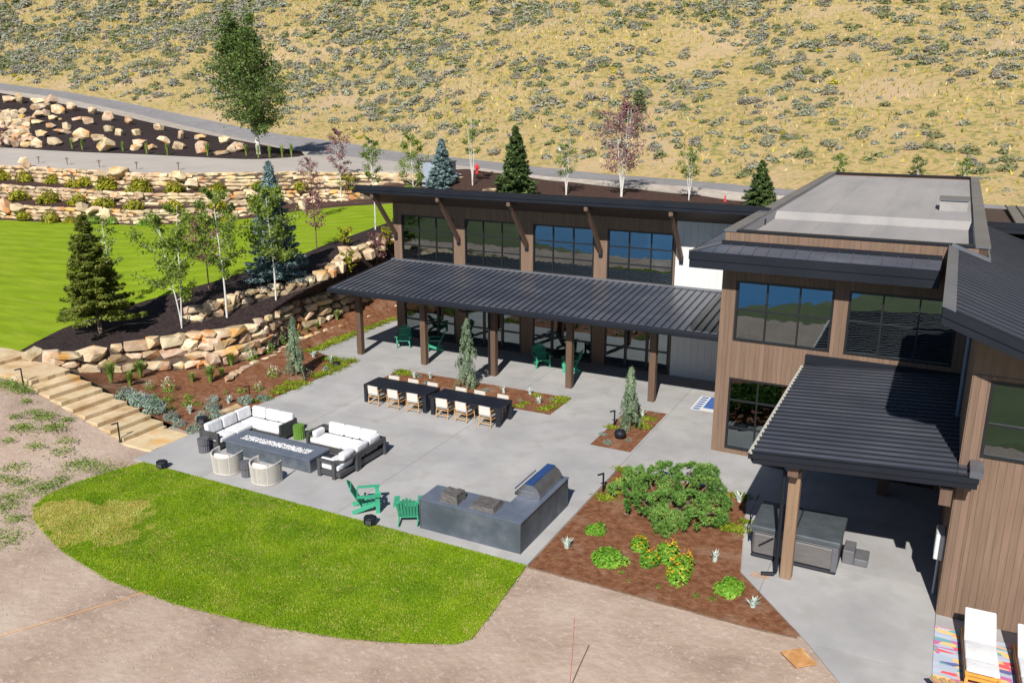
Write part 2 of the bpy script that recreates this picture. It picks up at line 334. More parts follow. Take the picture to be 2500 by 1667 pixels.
# pond and land before the house (seen in the window glass)
def sst(a, b, x):
    t = min(1, max(0, (x-a)/(b-a))); return t*t*(3-2*t)
def zdirt(x, y):
    z = -.045
    e = math.hypot((x+20)/17.5, (y+11)/17.5)
    z -= 1.6*sst(1.12, .8, e)*0+1.6*(1-sst(.82, 1.12, e))
    if x < -24.85 and y > 9: z += max(0, min(1.47, (-24.85-x)*.262))*sst(10.5, 17.6, y)
    z += .02*noise.noise(Vector((x*.45, y*.45, 0)))+.014*noise.noise(Vector((x*1.7, y*1.7, 3)))+.008*noise.noise(Vector((x*5, y*5, 3)))
    return z
def dirt_grid(name, x0, x1, y0, y1, dx, mat, fn):
    xs = np.arange(x0, x1+1e-6, dx); ys = np.linspace(y0, y1, max(2, int(round((y1-y0)/dx))+1))
    V = np.array([(x, y, fn(x, y)) for y in ys for x in xs]); mm = len(xs)
    ii, jj = np.meshgrid(range(len(ys)-1), range(mm-1), indexing='ij'); a = (ii*mm+jj).ravel(); Fc = np.stack([a, a+1, a+mm+1, a+mm], 1)
    o = bpy.data.objects.new(name, mesh_np(name, V, Fc, mat, smooth=True)); put(o); tag(o, None, kind='structure')
    base = len(BVV); BVV.extend(map(tuple, V)); BVF.extend([tuple(int(q)+base for q in f) for f in Fc])
zflat = lambda x, y: zdirt(x, y)
dirt_grid('dirt_ground', -44, -24.8, 8, 18.46, .2, dirt, zdirt)
dirt_grid('dirt_ground', -24.8, 12.0, 8, 36.2, .2, dirt, zflat)
dirt_grid('meadow', -60, 30, -40, 8, 1.0, meadow, zflat)
dirt_grid('far_meadow', -600, 600, -700, -40, 40., meadow, lambda x, y: -.1+max(0, -y-150)*.12+6*noise.noise(Vector((x*.01, y*.01, 0)))*sst(-60, -160, y))
dirt_grid('side_meadow', 30, 630, -40, 80, 20., meadow, lambda x, y: -.3)
dirt_grid('side_meadow', -660, -60, -40, 20, 20., meadow, lambda x, y: -.3)
mb = MB(); mb.add([(-20+20*math.cos(t), -11+21.*math.sin(t), -.38) for t in [2*math.pi*i/48 for i in range(48)]], [tuple(range(48))])
tag(mb.build('pond_water', waterm), None, kind='structure')

# garden bed between steps, patio and boulder wall
W1 = [(-33.0, 20.35, 1.45), (-31.5, 20.35, 1.44), (-30, 20.35, 1.4), (-28.5, 20.35, 1.02), (-27, 20.35, .62), (-25.5, 20.35, .22), (-24.2, 20.35, 0), (-23.5, 20.2, -.02), (-23.5, 22.5, -.02), (-23.5, 25, -.02), (-23.55, 28, -.02), (-23.6, 30.05, -.02), (-25.3, 30.1, -.02), (-26.25, 30.2, -.02), (-26.5, 33.2, -.02), (-26.4, 37.5, -.02), (-26.4, 48, -.02)]
W1B = [G(*r4(x, y), z) for x, y, z in [(180, 1050, 1.45), (350, 1090, 1.25), (500, 1125, .95), (680, 1130, .7), (850, 1130, .5), (1150, 1110, .35), (1280, 1105, .32), (1400, 1100, .3), (1500, 1085, .32), (1650, 1050, .35), (1760, 1010, .38), (1850, 960, .4), (1930, 900, .42), (2000, 850, .5), (2200, 780, .6)]]+[np.array((-27.95, 37.5, .9)), np.array((-28, 48, 1.6))]
W1Z = [2.0, 1.86, 1.74, 1.7, 1.72, 1.8, 1.84, 1.87, 1.9, 1.9, 1.9, 1.95, 2.0, 2.05, 2.12, 2.35, 3.0]
sheet('garden_bed', [W1, W1B], mulch_r, 8, 12, .035, 1.4)
def offset(curve, d):
    c = np.array(curve); t = np.gradient(c[:, :2], axis=0); t /= np.linalg.norm(t, axis=1)[:, None]
    o = c.copy(); o[:, 0] += -t[:, 1]*d; o[:, 1] += t[:, 0]*d; return o
W1T = offset(W1B, .38); W1T[:, 2] = [z-.12 for z in W1Z]
Lc = [G(*r4(x, y), z) for x, y, z in [(90, 1005, 1.55), (240, 920, 1.6), (420, 830, 1.68), (500, 800, 1.75), (750, 720, 1.9), (1000, 635, 2.1), (1100, 610, 2.35), (1200, 585, 2.6), (1300, 552, 2.75), (1400, 525, 2.85), (1680, 440, 3.15), (1900, 380, 3.35), (2050, 325, 3.5), (2130, 290, 3.6), (2380, 200, 3.8)]]+[G(*r5(330, 420), 3.9), G(*r5(440, 385), 4.)]
Mc = [G(*r4(x, y), z) for x, y, z in [(140, 1020, 1.52), (290, 900, 1.65), (500, 880, 1.7), (700, 850, 1.75), (850, 800, 1.8), (1190, 785, 1.9), (1250, 788, 1.92), (1310, 790, 1.95), (1400, 770, 2.0), (1500, 745, 2.05), (1750, 640, 2.4), (1960, 590, 2.6), (2080, 555, 2.75), (2160, 520, 2.9), (2238, 470, 3.2)]]+[np.array((-28.6, 36.5, 3.4)), np.array((-28.4, 41, 3.7))]
M2z = [None]*6+[2.55, 2.65, 2.72, 2.8, 3.0, 3.15, 3.3, 3.4, 3.6, 3.9, 4.1]
Mo = offset(Mc, .25)
M2 = np.array([Mc[i]+np.array((0, 0, .02)) if z is None else np.array((Mo[i][0], Mo[i][1], z-.1)) for i, z in enumerate(M2z)])
soilm = pm('earth_bank', [(.06, .04, .028), (.12, .085, .06)], 4, .95, .03, 9)
sheet('earth_bank', [W1B, W1T], soilm, 6, 3, .03)
sheet('earth_bank', [Mc[6:], M2[6:]], soilm, 6, 3, .0)
sheet('mulch_bed', [W1T, Mc], mulch_b, 8, 6, .05, 1.4)
sheet('mulch_bed', [M2, Lc], mulch_b, 8, 6, .05, 1.4, edge=1)
ext = [np.array((-28.4, 55, 4.1)), np.array((-28.4, 45, 3.9)), M2[-1]]
sheet('mulch_bed', [[M2[-1], (-28.2, 47, 3.9), (-24.5, 49, 4.1)], [Lc[-1], (-31, 52, 4.05), (-24.5, 55, 4.3)]], mulch_b, 6, 6, .03, 1.4)

# upper lawn and the three terraces behind it
c1 = lambda L: [G(*(r1(x, y) if x < 2400 else r2(x-2200, y)), z) for x, y, z in L]
X = [-400, 0, 500, 900, 1300, 1640, 1760, 2000, 2250, 2640, 3100]
Fz = [2.5, 2.5, 2.5, 2.5, 2.55, 2.75, 2.85, 3.2, 3.6, 4.1, 4.3]; Fy = [1480, 1480, 1500, 1515, 1505, 1475, 1460, 1420, 1392, 1365, 1345]
LF = c1(list(zip(X, Fy, Fz)))
B1 = c1(list(zip(X, [1466, 1468, 1493, 1508, 1488, 1455, 1443, 1402, 1372, 1347, 1325], [z+.03 for z in Fz])))
T1z = [3.6]*5+[3.5]+[None]*5
B2 = c1(list(zip(X, [1325, 1325, 1360, 1385, 1385, 1385, 1380, 1366, 1352, 1325, 1300], [3.65, 3.65, 3.65, 3.65, 3.6, 3.45, 3.3, 3.5, 3.85, 4.2, 4.4])))
T2z = [4.7, 4.7, 4.7, 4.65, 4.6, 4.55, 4.5, 4.55, 4.75, None, None]
B3 = c1(list(zip(X, [1205, 1205, 1240, 1275, 1280, 1275, 1272, 1268, 1258, 1242, 1225], [4.75, 4.75, 4.72, 4.7, 4.65, 4.62, 4.6, 4.65, 4.8, 4.95, 5.1])))
T3z = [6.0]*9+[5.95, 5.5]
def tops(B, T, off_):
    o = offset(B, off_); return np.array([B[i]+np.array((0, 0, .02)) if z is None else np.array((o[i][0], o[i][1], z-.08)) for i, z in enumerate(T)])
T1, T2, T3 = tops(B1, T1z, .3), tops(B2, T2z, .3), tops(B3, T3z, .3)
lf = resamp(LF, 41); ln = resamp([G(-260, 905, 1.5), G(-110, 880, 1.52)]+Lc+[(-30.5, 50, 4.05)], 41)
sheet('upper_lawn', [ln, lf], lawn, 2, 30, .05, .25)
sheet('terrace_mulch', [LF, B1], mulch_d, 6, 2, .0)
sheet('terrace_mulch', [T1, B2], mulch_d, 8, 4, .03)
sheet('terrace_mulch', [T2, B3], mulch_d, 8, 4, .03)
sheet('earth_bank', [B1, T1], soilm, 6, 2, 0)
sheet('earth_bank', [B2, T2], soilm, 6, 2, 0)
sheet('earth_bank', [B3, T3], soilm, 6, 2, 0)
# driveway, boulder bed, road
DN = [p+np.array((0, 0, .04)) for p in offset(B3, .9)];
for i, z in enumerate([6.0]*9+[6.0, 5.7]): DN[i][2] = z
DFr = [G(*r1(x, y), z) for x, y, z in [(-400, 985, 6.9), (0, 990, 6.85), (300, 1010, 6.72), (600, 1025, 6.66), (900, 1035, 6.6), (1200, 1050, 6.55), (1500, 1065, 6.5), (1700, 1072, 6.5), (1900, 1062, 6.48), (2050, 1045, 6.45)]]
sheet('gravel_margin', [T3, DN], gravel, 6, 3, .03)
RB = [DP(*r1(x, y), d) for x, y, d in [(-500, 545, 138), (0, 605, 126), (400, 655, 118), (800, 740, 112), (1200, 835, 105), (1500, 905, 99), (1700, 948, 95), (1880, 985, 92), (2080, 1020, 89)]]
RBr = [DP(*r2(x, y), d) for x, y, d in [(120, 1050, 85), (460, 1085, 80), (870, 1110, 76), (1500, 1190, 68), (2338, 1245, 64)]]+[DP(*r3(x, y), d) for x, y, d in [(400, 1290, 60.5), (800, 1322, 57.5), (2130, 1420, 51.5), (3000, 1485, 47)]]
RT = [DP(*r1(x, y), d) for x, y, d in [(-500, 495, 150), (0, 560, 136), (400, 610, 127), (800, 680, 120), (1200, 765, 112), (1600, 850, 104), (1900, 905, 98), (2330, 960, 94)]]+[DP(*r2(x, y), d) for x, y, d in [(460, 1020, 88), (870, 1060, 82), (1400, 1120, 76), (1860, 1170, 71), (2338, 1203, 68)]]+[DP(*r3(x, y), d) for x, y, d in [(400, 1243, 64.5), (800, 1275, 61), (2130, 1375, 55), (3000, 1435, 50.5)]]
dfar = resamp(DFr, 30); dn_l = resamp(DN[:8], 30)
sheet('driveway', [dn_l, dfar], concrete2, 1, 10, 0)
apr = resamp(list(RB[8:])+RBr[:3], 10); apn = resamp([DFr[-1], DFr[-1]*.5+DN[8]*.5, DN[8], DN[9]], 10)
sheet('driveway', [[DN[7]*(1-t)+DN[9]*t for t in np.linspace(0, 1, 10)], apn*.35+np.array([DFr[-1]*(1-t)+RBr[1]*t for t in np.linspace(0, 1, 10)])*.65, apr], concrete2, 3, 4, 0)
crest = [DP(*r1(x, y), d) for x, y, d in [(-500, 590, 132), (0, 625, 122), (400, 695, 112), (800, 775, 106), (1200, 868, 99), (1500, 925, 94), (1700, 962, 91.5), (1850, 990, 90), (2000, 1020, 88)]]
sheet('boulder_bed', [dfar, resamp([a*.5+b*.5+np.array((0, 0, .25)) for a, b in zip(resamp(DFr, 12), resamp(crest, 12))], 30), resamp(crest, 30)], mulch_b, 2, 8, .12, .6, edge=1)
sheet('road_shoulder', [resamp(crest, 24), resamp(RB, 24)], gravel, 2, 4, .0)
sheet('road', [resamp(list(RB)+RBr, 60), resamp(RT, 60)], asphalt, 1, 4, 0)
GB = [np.array(DN[9])]+[G(*r2(x, y), z) for x, y, z in [(870, 1130, 5.9), (1150, 1165, 5.7), (1400, 1200, 5.5), (2338, 1295, 5.1)]]+[G(*r3(x, y), z) for x, y, z in [(400, 1345, 4.9), (800, 1390, 4.7), (2130, 1480, 4.5), (3000, 1560, 4.3)]]
sheet('gravel_verge', [resamp(GB, 40), resamp([apr[-1]]+RBr[2:], 40)], gravel, 1, 4, .02)
low = [B3[10]+np.array((3, -2, -.2)), np.array((-31, 50, 4.3)), np.array((-24, 44, 4.1)), np.array((-15, 44, 4.0)), np.array((-6, 46, 4.0)), np.array((6, 44, 4.0)), np.array((18, 42, 3.9))]
sheet('back_bed', [resamp(low, 30), resamp([B3[9]+np.array((0, .4, .3))]+GB[1:], 30)], mulch_d, 2, 12, .1, .5)

# the hillside: rises from the far side of the road
RTs = resamp(RT, 70)
def hill_pt(e, t, n):
    z = e[2]+t*.30+.0006*t*t
    z += sst(0, 25, t)*(2.2*noise.noise(Vector((e[0]+n[0]*t, e[1]+n[1]*t, 0))*.03)+.5*noise.noise(Vector((e[0]+n[0]*t, e[1]+n[1]*t, 0))*.15))
    return (e[0]+n[0]*t, e[1]+n[1]*t, z)
HT = [0, 1.2, 3, 5, 8, 12, 16, 20, 25, 30, 36, 42, 50, 58, 66, 75, 85, 95, 108, 120, 140, 165, 200, 260, 330]
def hn(e):
    d = np.array(e[:2])-np.array((0., 0.)); d /= np.linalg.norm(d); d = d+np.array((0, .25)); return d/np.linalg.norm(d)
sheet('hillside', [[hill_pt(e, t, hn(e)) for e in RTs] for t in HT], hillm, 3, 3, .12, .5, edge=0)

BV = BVHTree.FromPolygons(BVV, BVF)
def hit(px, py):
    p, n, i, d = BV.ray_cast(Vector(CAM), Vector(ray(px, py)).normalized(), 2000)
    return np.array(p) if p is not None else np.array(G(px, py, 0))
def gz(x, y):
    p, n, i, d = BV.ray_cast(Vector((x, y, 120)), Vector((0, 0, -1)), 400)
    return p.z if p is not None else 0.
# ------------------------------------------------------------------ patio of concrete slabs with planting beds let in
def poly_bm(outline, holes):
    bm = bmesh.new(); es = []
    for lp in [outline]+holes:
        vs = [bm.verts.new((x, y, 0)) for x, y in lp]; es += [bm.edges.new((vs[i], vs[(i+1) % len(vs)])) for i in range(len(vs))]
    bmesh.ops.triangle_fill(bm, edges=es, use_beauty=True, use_dissolve=False); return bm
def slabs(root, outline, holes, xs, ys, gap=.006, th=.1):
    base = poly_bm(outline, holes)
    for i in range(len(xs)-1):
        for j in range(len(ys)-1):
            bm = base.copy()
            for co, no in (((xs[i]+gap, 0, 0), (-1, 0, 0)), ((xs[i+1]-gap, 0, 0), (1, 0, 0)), ((0, ys[j]+gap, 0), (0, -1, 0)), ((0, ys[j+1]-gap, 0), (0, 1, 0))):
                bmesh.ops.bisect_plane(bm, geom=bm.verts[:]+bm.edges[:]+bm.faces[:], plane_co=co, plane_no=no, clear_outer=True)
            if not bm.faces: bm.free(); continue
            for f in bm.faces:
                if f.normal.z < 0: f.normal_flip()
            r = bmesh.ops.extrude_face_region(bm, geom=bm.faces[:]); bmesh.ops.translate(bm, verts=[v for v in r['geom'] if isinstance(v, bmesh.types.BMVert)], vec=(0, 0, -th))
            bmesh.ops.recalc_face_normals(bm, faces=bm.faces)
            me = bpy.data.meshes.new('slab'); bm.to_mesh(me); bm.free(); me.materials.append(concrete)
            put(bpy.data.objects.new('slab', me), root)
patio = bpy.data.objects.new('patio', None); COL.objects.link(patio); patio['kind'] = 'structure'; patio['label'] = 'pale grey concrete patio in front of the house'
out = [(-23.5, 17.68), (-8.64, 17.66), (-8.64, 24.4), (-4.43, 24.4), (-3.6, 19.86), (-1.76, 17.75), (0.6, 14.6), (1.6, 13.2), (9.5, 13.2), (9.5, 20.3), (1.2, 20.3), (1.2, 27.6), (-6.2, 27.6), (-6.2, 35.0), (-24.2, 35.0), (-24.2, 48), (-26.4, 48), (-26.4, 37.5), (-26.5, 33.2), (-26.2, 30.1), (-23.6, 30.05), (-23.5, 28)]
bed1 = [(-21.1, 28.0), (-21.02, 30.01), (-12.68, 30.02), (-12.69, 27.83)]
bed1 = [(-21.05, 27.85), (-21.05, 30.01), (-12.68, 30.01), (-12.68, 27.85)]
bed2 = [(-10.22, 25.85), (-8.72, 25.85), (-8.72, 30.05), (-10.22, 30.05)]
slabs(patio, out, [bed1, bed2], [-26.6, -20.4, -14.9, -8.645, -3.0, .9, 9.6], [13, 17.6, 21.2, 24.4, 27.84, 31.05, 35.1, 48.1])
def flat(name, poly, z, mat, kind='structure', amp=.0, cell=.25, parent=None):
    bm = poly_bm(poly, []); x = [p[0] for p in poly]; y = [p[1] for p in poly]
    for a, lo, hi in ((0, min(x), max(x)), (1, min(y), max(y))):
        for c in np.arange(lo+cell, hi, cell):
            co = [0, 0, 0]; co[a] = c; no = [0, 0, 0]; no[a] = 1
            bmesh.ops.bisect_plane(bm, geom=bm.verts[:]+bm.edges[:]+bm.faces[:], plane_co=co, plane_no=no)
    for f in bm.faces:
        if f.normal.z < 0: f.normal_flip()
        f.smooth = True
    for v in bm.verts: v.co.z = z+(amp*noise.noise(Vector(v.co)*2.2) if not v.is_boundary else 0)
    base = len(BVV); bm.verts.index_update(); BVV.extend([tuple(v.co) for v in bm.verts]); BVF.extend([tuple(v.index+base for v in f.verts) for f in bm.faces])
    me = bpy.data.meshes.new(name); bm.to_mesh(me); bm.free(); me.materials.append(mat)
    o = bpy.data.objects.new(name, me); put(o, parent); tag(o, None, kind=kind); return o
flat('planting_bed', bed1, -.012, mulch_r, amp=.03)
flat('planting_bed', bed2, -.012, mulch_r, amp=.03)
bed3 = [(-8.62, 17.64), (-8.62, 24.38), (-4.45, 24.38), (-3.62, 19.86), (-1.8, 17.77), (-1.9, 17.68), (-3.2, 17.60), (-4.66, 17.62), (-6.6, 17.64)]
flat('planting_bed', bed3, -.014, mulch_r, amp=.05)
mb = MB()
edge = [(-8.62, 17.62), (-6.6, 17.62), (-4.66, 17.60), (-3.2, 17.58), (-1.85, 17.66)]
for a, b in zip(edge, edge[1:]): mb.beam((*a, -.035), (*b, -.035), .01, .06)
tag(mb.build('bed_edging', barkm), 'thin black metal edging strip between the brown mulch bed and the bare dirt', 'edging')
lawn_poly = [(-23.0, 17.67), (-23.25, 16.9), (-23.6, 15.6), (-23.6, 14.6), (-23.27, 13.9), (-22.6, 13.45), (-21.74, 13.1), (-20.15, 12.6), (-17.79, 12.2), (-15.46, 12.2), (-12.97, 12.5), (-10.86, 13.0), (-9.55, 13.5), (-8.6, 13.95), (-8.38, 14.3), (-8.44, 15.2), (-8.55, 16.4), (-8.66, 17.645)]
flat('front_lawn', lawn_poly, .0, lawn_f, amp=.006, cell=.3)
def in_poly(P, poly):
    x, y = P[:, 0], P[:, 1]; c = np.zeros(len(P), bool); n = len(poly)
    for i in range(n):
        x1, y1 = poly[i]; x2, y2 = poly[(i+1) % n]
        t = ((y1 > y) != (y2 > y)) & (x < (x2-x1)*(y-y1)/((y2-y1) or 1e-9)+x1); c ^= t
    return c
def blades(name, P, h, wd, mats, mi, lean=.5, label=None, kind='stuff', z=None):
    n = len(P); a = rng.uniform(0, 2*np.pi, n); hh = h*rng.uniform(.6, 1.3, n); b = rng.uniform(0, 2*np.pi, n); l = lean*rng.uniform(.2, 1, n)*hh
    c = np.c_[P[:, 0], P[:, 1], np.zeros(n) if z is None else z]
    d = np.c_[np.cos(a), np.sin(a), 0*a]*wd/2; tp = c+np.c_[np.cos(b)*l, np.sin(b)*l, hh]
    V = np.stack([c-d, c+d, tp], 1).reshape(-1, 3); Fc = np.arange(3*n).reshape(-1, 3)
    o = bpy.data.objects.new(name, mesh_np(name, V, Fc, mats, mi)); put(o); tag(o, label, kind=kind); return o
Pg = rng.uniform((-23.7, 12.1), (-8.3, 17.7), (330000, 2)); 
jit = rng.normal(0, .05, Pg.shape); Pg = Pg[in_poly(Pg+jit, lawn_poly) & (Pg[:, 1] < 17.66)]
def nz2(P, s, o=0.): return np.array([noise.noise(Vector((p[0]*s+o, p[1]*s, o))) for p in P])
n1 = nz2(Pg, .9, 5)
dp = [tuple(G(*ra(x, y), 0)[:2]) for x, y in [(150, 560), (330, 510), (560, 520), (850, 560), (860, 640), (700, 790), (560, 740), (430, 760), (340, 810), (200, 700)]]
n2 = nz2(Pg, 2.6, 31); ind = in_poly(Pg+np.c_[n1+n2, n2-n1]*.6, dp); ind2 = in_poly(Pg*np.array((.75, 1))+np.array((-5.4, 0))+np.c_[n2, n1]*.3, dp)
dry = rng.uniform(0, 1, len(Pg)) < np.clip(.07+.18*n2+.25*n1+.62*ind+.22*(ind & (Pg[:, 0] < -21.6)), .03, .86)
n3 = nz2(Pg*np.array((.6, 1.5)), .7, 77)
deep = (rng.uniform(0, 1, len(Pg)) < np.clip(.45+1.1*n3+.4*n2, .05, .9))
blades('lawn_grass_blades', Pg, .032, .018, [blade_m, blade_d, blade_g], np.where(dry, 1, np.where(deep, 2, 0)).astype(np.int32), .9, 'short bright green turf of the front lawn, straw coloured at its left end')

# ------------------------------------------------------------------ the house
house = thing('house', 'long modern house with brown timber walls, black metal roofs and tall grid windows', 'house', (-15, 34.7, 0))
HL = Vector(house.location)
def part(mb, name, mat, parent=house, **k): return mb.build(name, mat, parent, world=True, **k)
def wallcore(y, th, x0, x1, z0, z1, ops, mat=corem, name='wall', parent=house):
    """front wall with openings [(x0,x1,z0,z1)]; y is its outer face"""
    mb = MB(); xs = sorted({x0, x1, *[o[0] for o in ops], *[o[1] for o in ops]})
    for a, b in zip(xs, xs[1:]):
        c = (a+b)/2; iv = sorted((o[2], o[3]) for o in ops if o[0] <= c <= o[1]); z = z0
        for p, q in iv:
            if p > z: mb.box(a, y, z, b, y+th, p)
            z = q
        if z < z1: mb.box(a, y, z, b, y+th, z1)
    return part(mb, name, mat, parent)
def boards(y, x0, x1, z0, z1, ops, pitch=.15, mat=wood, parent=house, proud=.02, gap=.005, zlist=None):
    xs = set(np.round(np.arange(x0, x1+.001, pitch), 4)) | {x1}
    for o in ops: xs |= {o[0], o[1]}
    xs = sorted(x for x in xs if x0 <= x <= x1); xs = [x for i, x in enumerate(xs) if i == 0 or x-xs[i-1] > .02]
    for a, b in zip(xs, xs[1:]):
        c = (a+b)/2; iv = sorted((o[2], o[3]) for o in ops if o[0] <= c <= o[1]); z = z0; seg = []
        for p, q in iv:
            if p > z+.02: seg.append((z, p))
            z = q
        if z < z1-.02: seg.append((z, z1))
        for p, q in seg:
            pr = proud*random.uniform(.85, 1.1); me = MB().box(-(b-a)/2+gap/2, -pr, 0, (b-a)/2-gap/2, 0, q-p).mesh('board', mat)
            inst('board', me, parent, Vector((c, y, p))-HL)
def window(y, x0, x1, z0, z1, xm, zm, fw=.07, mw=.05, name='window', lab=None, door=False):
    mb = MB(); yo, yi = y-.035, y+.09
    mb.box(x0, yo, z0, x0+fw, yi, z1); mb.box(x1-fw, yo, z0, x1, yi, z1); mb.box(x0+fw, yo, z0, x1-fw, yi, z0+fw); mb.box(x0+fw, yo, z1-fw, x1-fw, yi, z1)
    X_ = [x0]+list(xm)+[x1]; Z_ = [z0]+list(zm)+[z1]
    for x in xm: mb.box(x-mw/2*(1.6 if door else 1), yo+.01, z0+fw, x+mw/2*(1.6 if door else 1), yi-.01, z1-fw)
    for z in zm:
        for a, b in zip(X_, X_[1:]): mb.box(a+(fw if a == x0 else mw/2*(1.6 if door else 1)), yo+.016, z-mw/2, b-(fw if b == x1 else mw/2*(1.6 if door else 1)), yi-.016, z+mw/2)
    w_ = part(mb, name, framem)
    if lab: w_['label'] = lab
    for a, b in zip(X_, X_[1:]):
        for c, d in zip(Z_, Z_[1:]):
            g = MB().box(a+.02, y+.02, c+.02, b-.02, y+.032, d-.02); g.build('pane', glass, w_, world=True)
    return w_
# long wing
bays = [(-23.97, -20.98), (-20.36, -17.37), (-16.75, -13.75), (-13.13, -10.15)]
up = [(a, b, 4.0, 6.22) for a, b in bays]; dn = [(a, b, .04, 2.78) for a, b in bays]
WY = 34.7
wallcore(WY, .25, -24.45, -10.05, 0, 7.1, up+dn)
wallcore(WY, .25, -10.05, -6.3, 0, 7.1, [], white, 'white_wall')
boards(WY, -24.45, -10.08, 0, 2.9, dn, .155)
boards(WY, -24.45, -10.08, 3.85, 6.9, up, .155)
for x in np.arange(-10.05, -6.4, .3): inst('siding_board', MB().box(0, -.02, 0, .292, 0, 7.08).mesh('siding_board', white), house, Vector((x, WY, 0))-HL)
for k, (a, b) in enumerate(bays):
    t = (b-a)/3; window(WY, a, b, 4.0, 6.22, [a+t, a+2*t], [4.74, 5.48])
    window(WY, a, b, .04, 2.78, [a+t*1.0, a+2*t*1.0], [.98], name='glass_door', door=True, mw=.075)
mb = MB(); mb.box(-24.45, WY+.25, 0, -24.2, 45.5, 6.0); mb.xzprofile([(-24.45, 6.0), (-24.2, 6.0), (-24.2, 6.5), (-24.45, 6.5)], WY+.25, 44)
part(mb, 'side_wall', wood)
part(MB().box(-24.2, 45.2, 0, -6.3, 45.5, 6.2), 'rear_wall', corem)
part(MB().box(-24.2, WY+.26, -.05, -6.3, 45.2, .02), 'interior_floor', interior)
part(MB().box(-24.2, WY+.26, 3.0, -6.3, 45.2, 3.3), 'interior_ceiling', interior)
# interior partitions so that rooms are seen dimly through the glass
part(MB().box(-24.2, 39.5, .02, -6.3, 39.6, 2.98), 'interior_wall', interior)
part(MB().box(-24.2, 41.5, 3.31, -6.3, 41.6, 6.2), 'interior_wall', interior)
def seam_panels(root, n, origin, du, dv, w_, length, mat=roofm, name='roof_panel', lab=None, rib=.05, skip=None):
    """n pans side by side along du, each running length along dv"""
    du, dv = Vector(du).normalized(), Vector(dv).normalized(); up_ = du.cross(dv).normalized()
    if up_.z < 0: up_ = -up_
    mb = MB()
    def P(a, b, c): return du*a+dv*b+up_*c
    def bx(a0, a1, b0, b1, c0, c1): mb.add([P(a, b, c) for c in (c0, c1) for a, b in ((a0, b0), (a1, b0), (a1, b1), (a0, b1))], [(0, 3, 2, 1), (4, 5, 6, 7), (0, 1, 5, 4), (1, 2, 6, 5), (2, 3, 7, 6), (3, 0, 4, 7)])
    bx(.002, w_-.002, 0, length, 0, .012); mb.cm = 1; bx(-.02, .02, 0, length, .0125, rib)
    me = mb.mesh(name, [mat, rib_shade])
    for i in range(n): inst(name, me, root, Vector(origin)+du*w_*i-HL)
# main shed roof
rf = part(MB().yzprofile([(32.76, 7.70), (32.76, 7.44), (34.7, 6.76), (45.6, 5.9), (46.4, 5.9), (46.4, 6.1)], -25.1, -6.0), 'roof', soffit)
mb = MB(); mb.box(-25.16, 32.69, 7.56, -6.0, 32.75, 7.76); mb.box(-25.16, 32.72, 7.42, -6.0, 32.752, 7.55)
mb.build('fascia', darkm, rf, world=True)
mb = MB(); mb.yzprofile([(32.76, 7.75), (32.76, 7.5), (34.7, 7.25), (46.4, 5.95), (46.4, 6.13)], -25.17, -25.11); mb.build('rake_trim', darkm, rf, world=True)
sl = (7.72-6.12)/(46.4-32.75)
seam_panels(rf, 46, (-25.14, 32.72, 7.735), (1, 0, 0), (0, 1, -sl), .415, 13.6)
for o in list(rf.children): 
    pass
for x in (-24.3, -20.68, -17.05, -13.42, -9.79):
    mb = MB(); mb.beam((x, 34.72, 5.12), (x, 33.0, 7.22), .13, .2); br = part(mb, 'brace', brace_m)
    MB().box(x-.08, 32.78, 7.2, x+.08, 34.66, 7.38).build('outrigger', brace_m, br, world=True)
    MB().box(x-.085, 34.6, 4.98, x+.085, 34.675, 5.3).build('steel_bracket', darkm, br, world=True)
# porch roof
PZ = lambda y: 3.46+(y-29.75)*.097
pr = part(MB().yzprofile([(29.8, 3.43), (29.8, 3.27), (34.7, 3.6), (34.7, 3.9)], -24.6, -6.32), 'porch_roof', soffit)
seam_panels(pr, 60, (-24.6, 29.74, 3.452), (1, 0, 0), (0, 1, .097), .305, 4.96)
mb = MB(); mb.yzprofile([(29.79, 3.44), (29.66, 3.44), (29.62, 3.40), (29.62, 3.27), (29.67, 3.22), (29.79, 3.22)], -24.68, -6.32); mb.build('gutter', darkm, pr, world=True)
MB().yzprofile([(29.79, 3.45), (29.79, 3.2), (34.7, 3.62), (34.7, 3.95)], -24.67, -24.61).build('rake_trim', darkm, pr, world=True)
MB().yzprofile([(34.52, 3.96), (34.52, 3.94), (34.675, 3.95), (34.675, 4.02)], -24.6, -6.32).build('ridge_flashing', capm, pr, world=True)
part(MB().box(-24.6, 34.66, 3.86, -10.1, 34.7, 3.99), 'band_board', wood)
MB().box(-24.5, 30.95, 2.98, -6.3, 31.2, 3.3).build('porch_beam', post_m, pr, world=True)
for k in range(5):
    x = -24.24+3.6*k; p = part(MB().cbox(x, 31.0, 0, x+.27, 31.27, 2.99, .012), 'porch_post', post_m)
# downspout and the little rain chain basin by the third post
mb = MB(); mb.tube([(-17.9, 29.7, 3.3), (-17.75, 29.9, 3.05), (-17.0, 30.95, 2.98)], .045, 8); mb.tube([(-17.03, 30.92, 3.0), (-17.03, 30.92, .1), (-17.1, 30.7, .06)], .045, 8); part(mb, 'downspout', darkm)

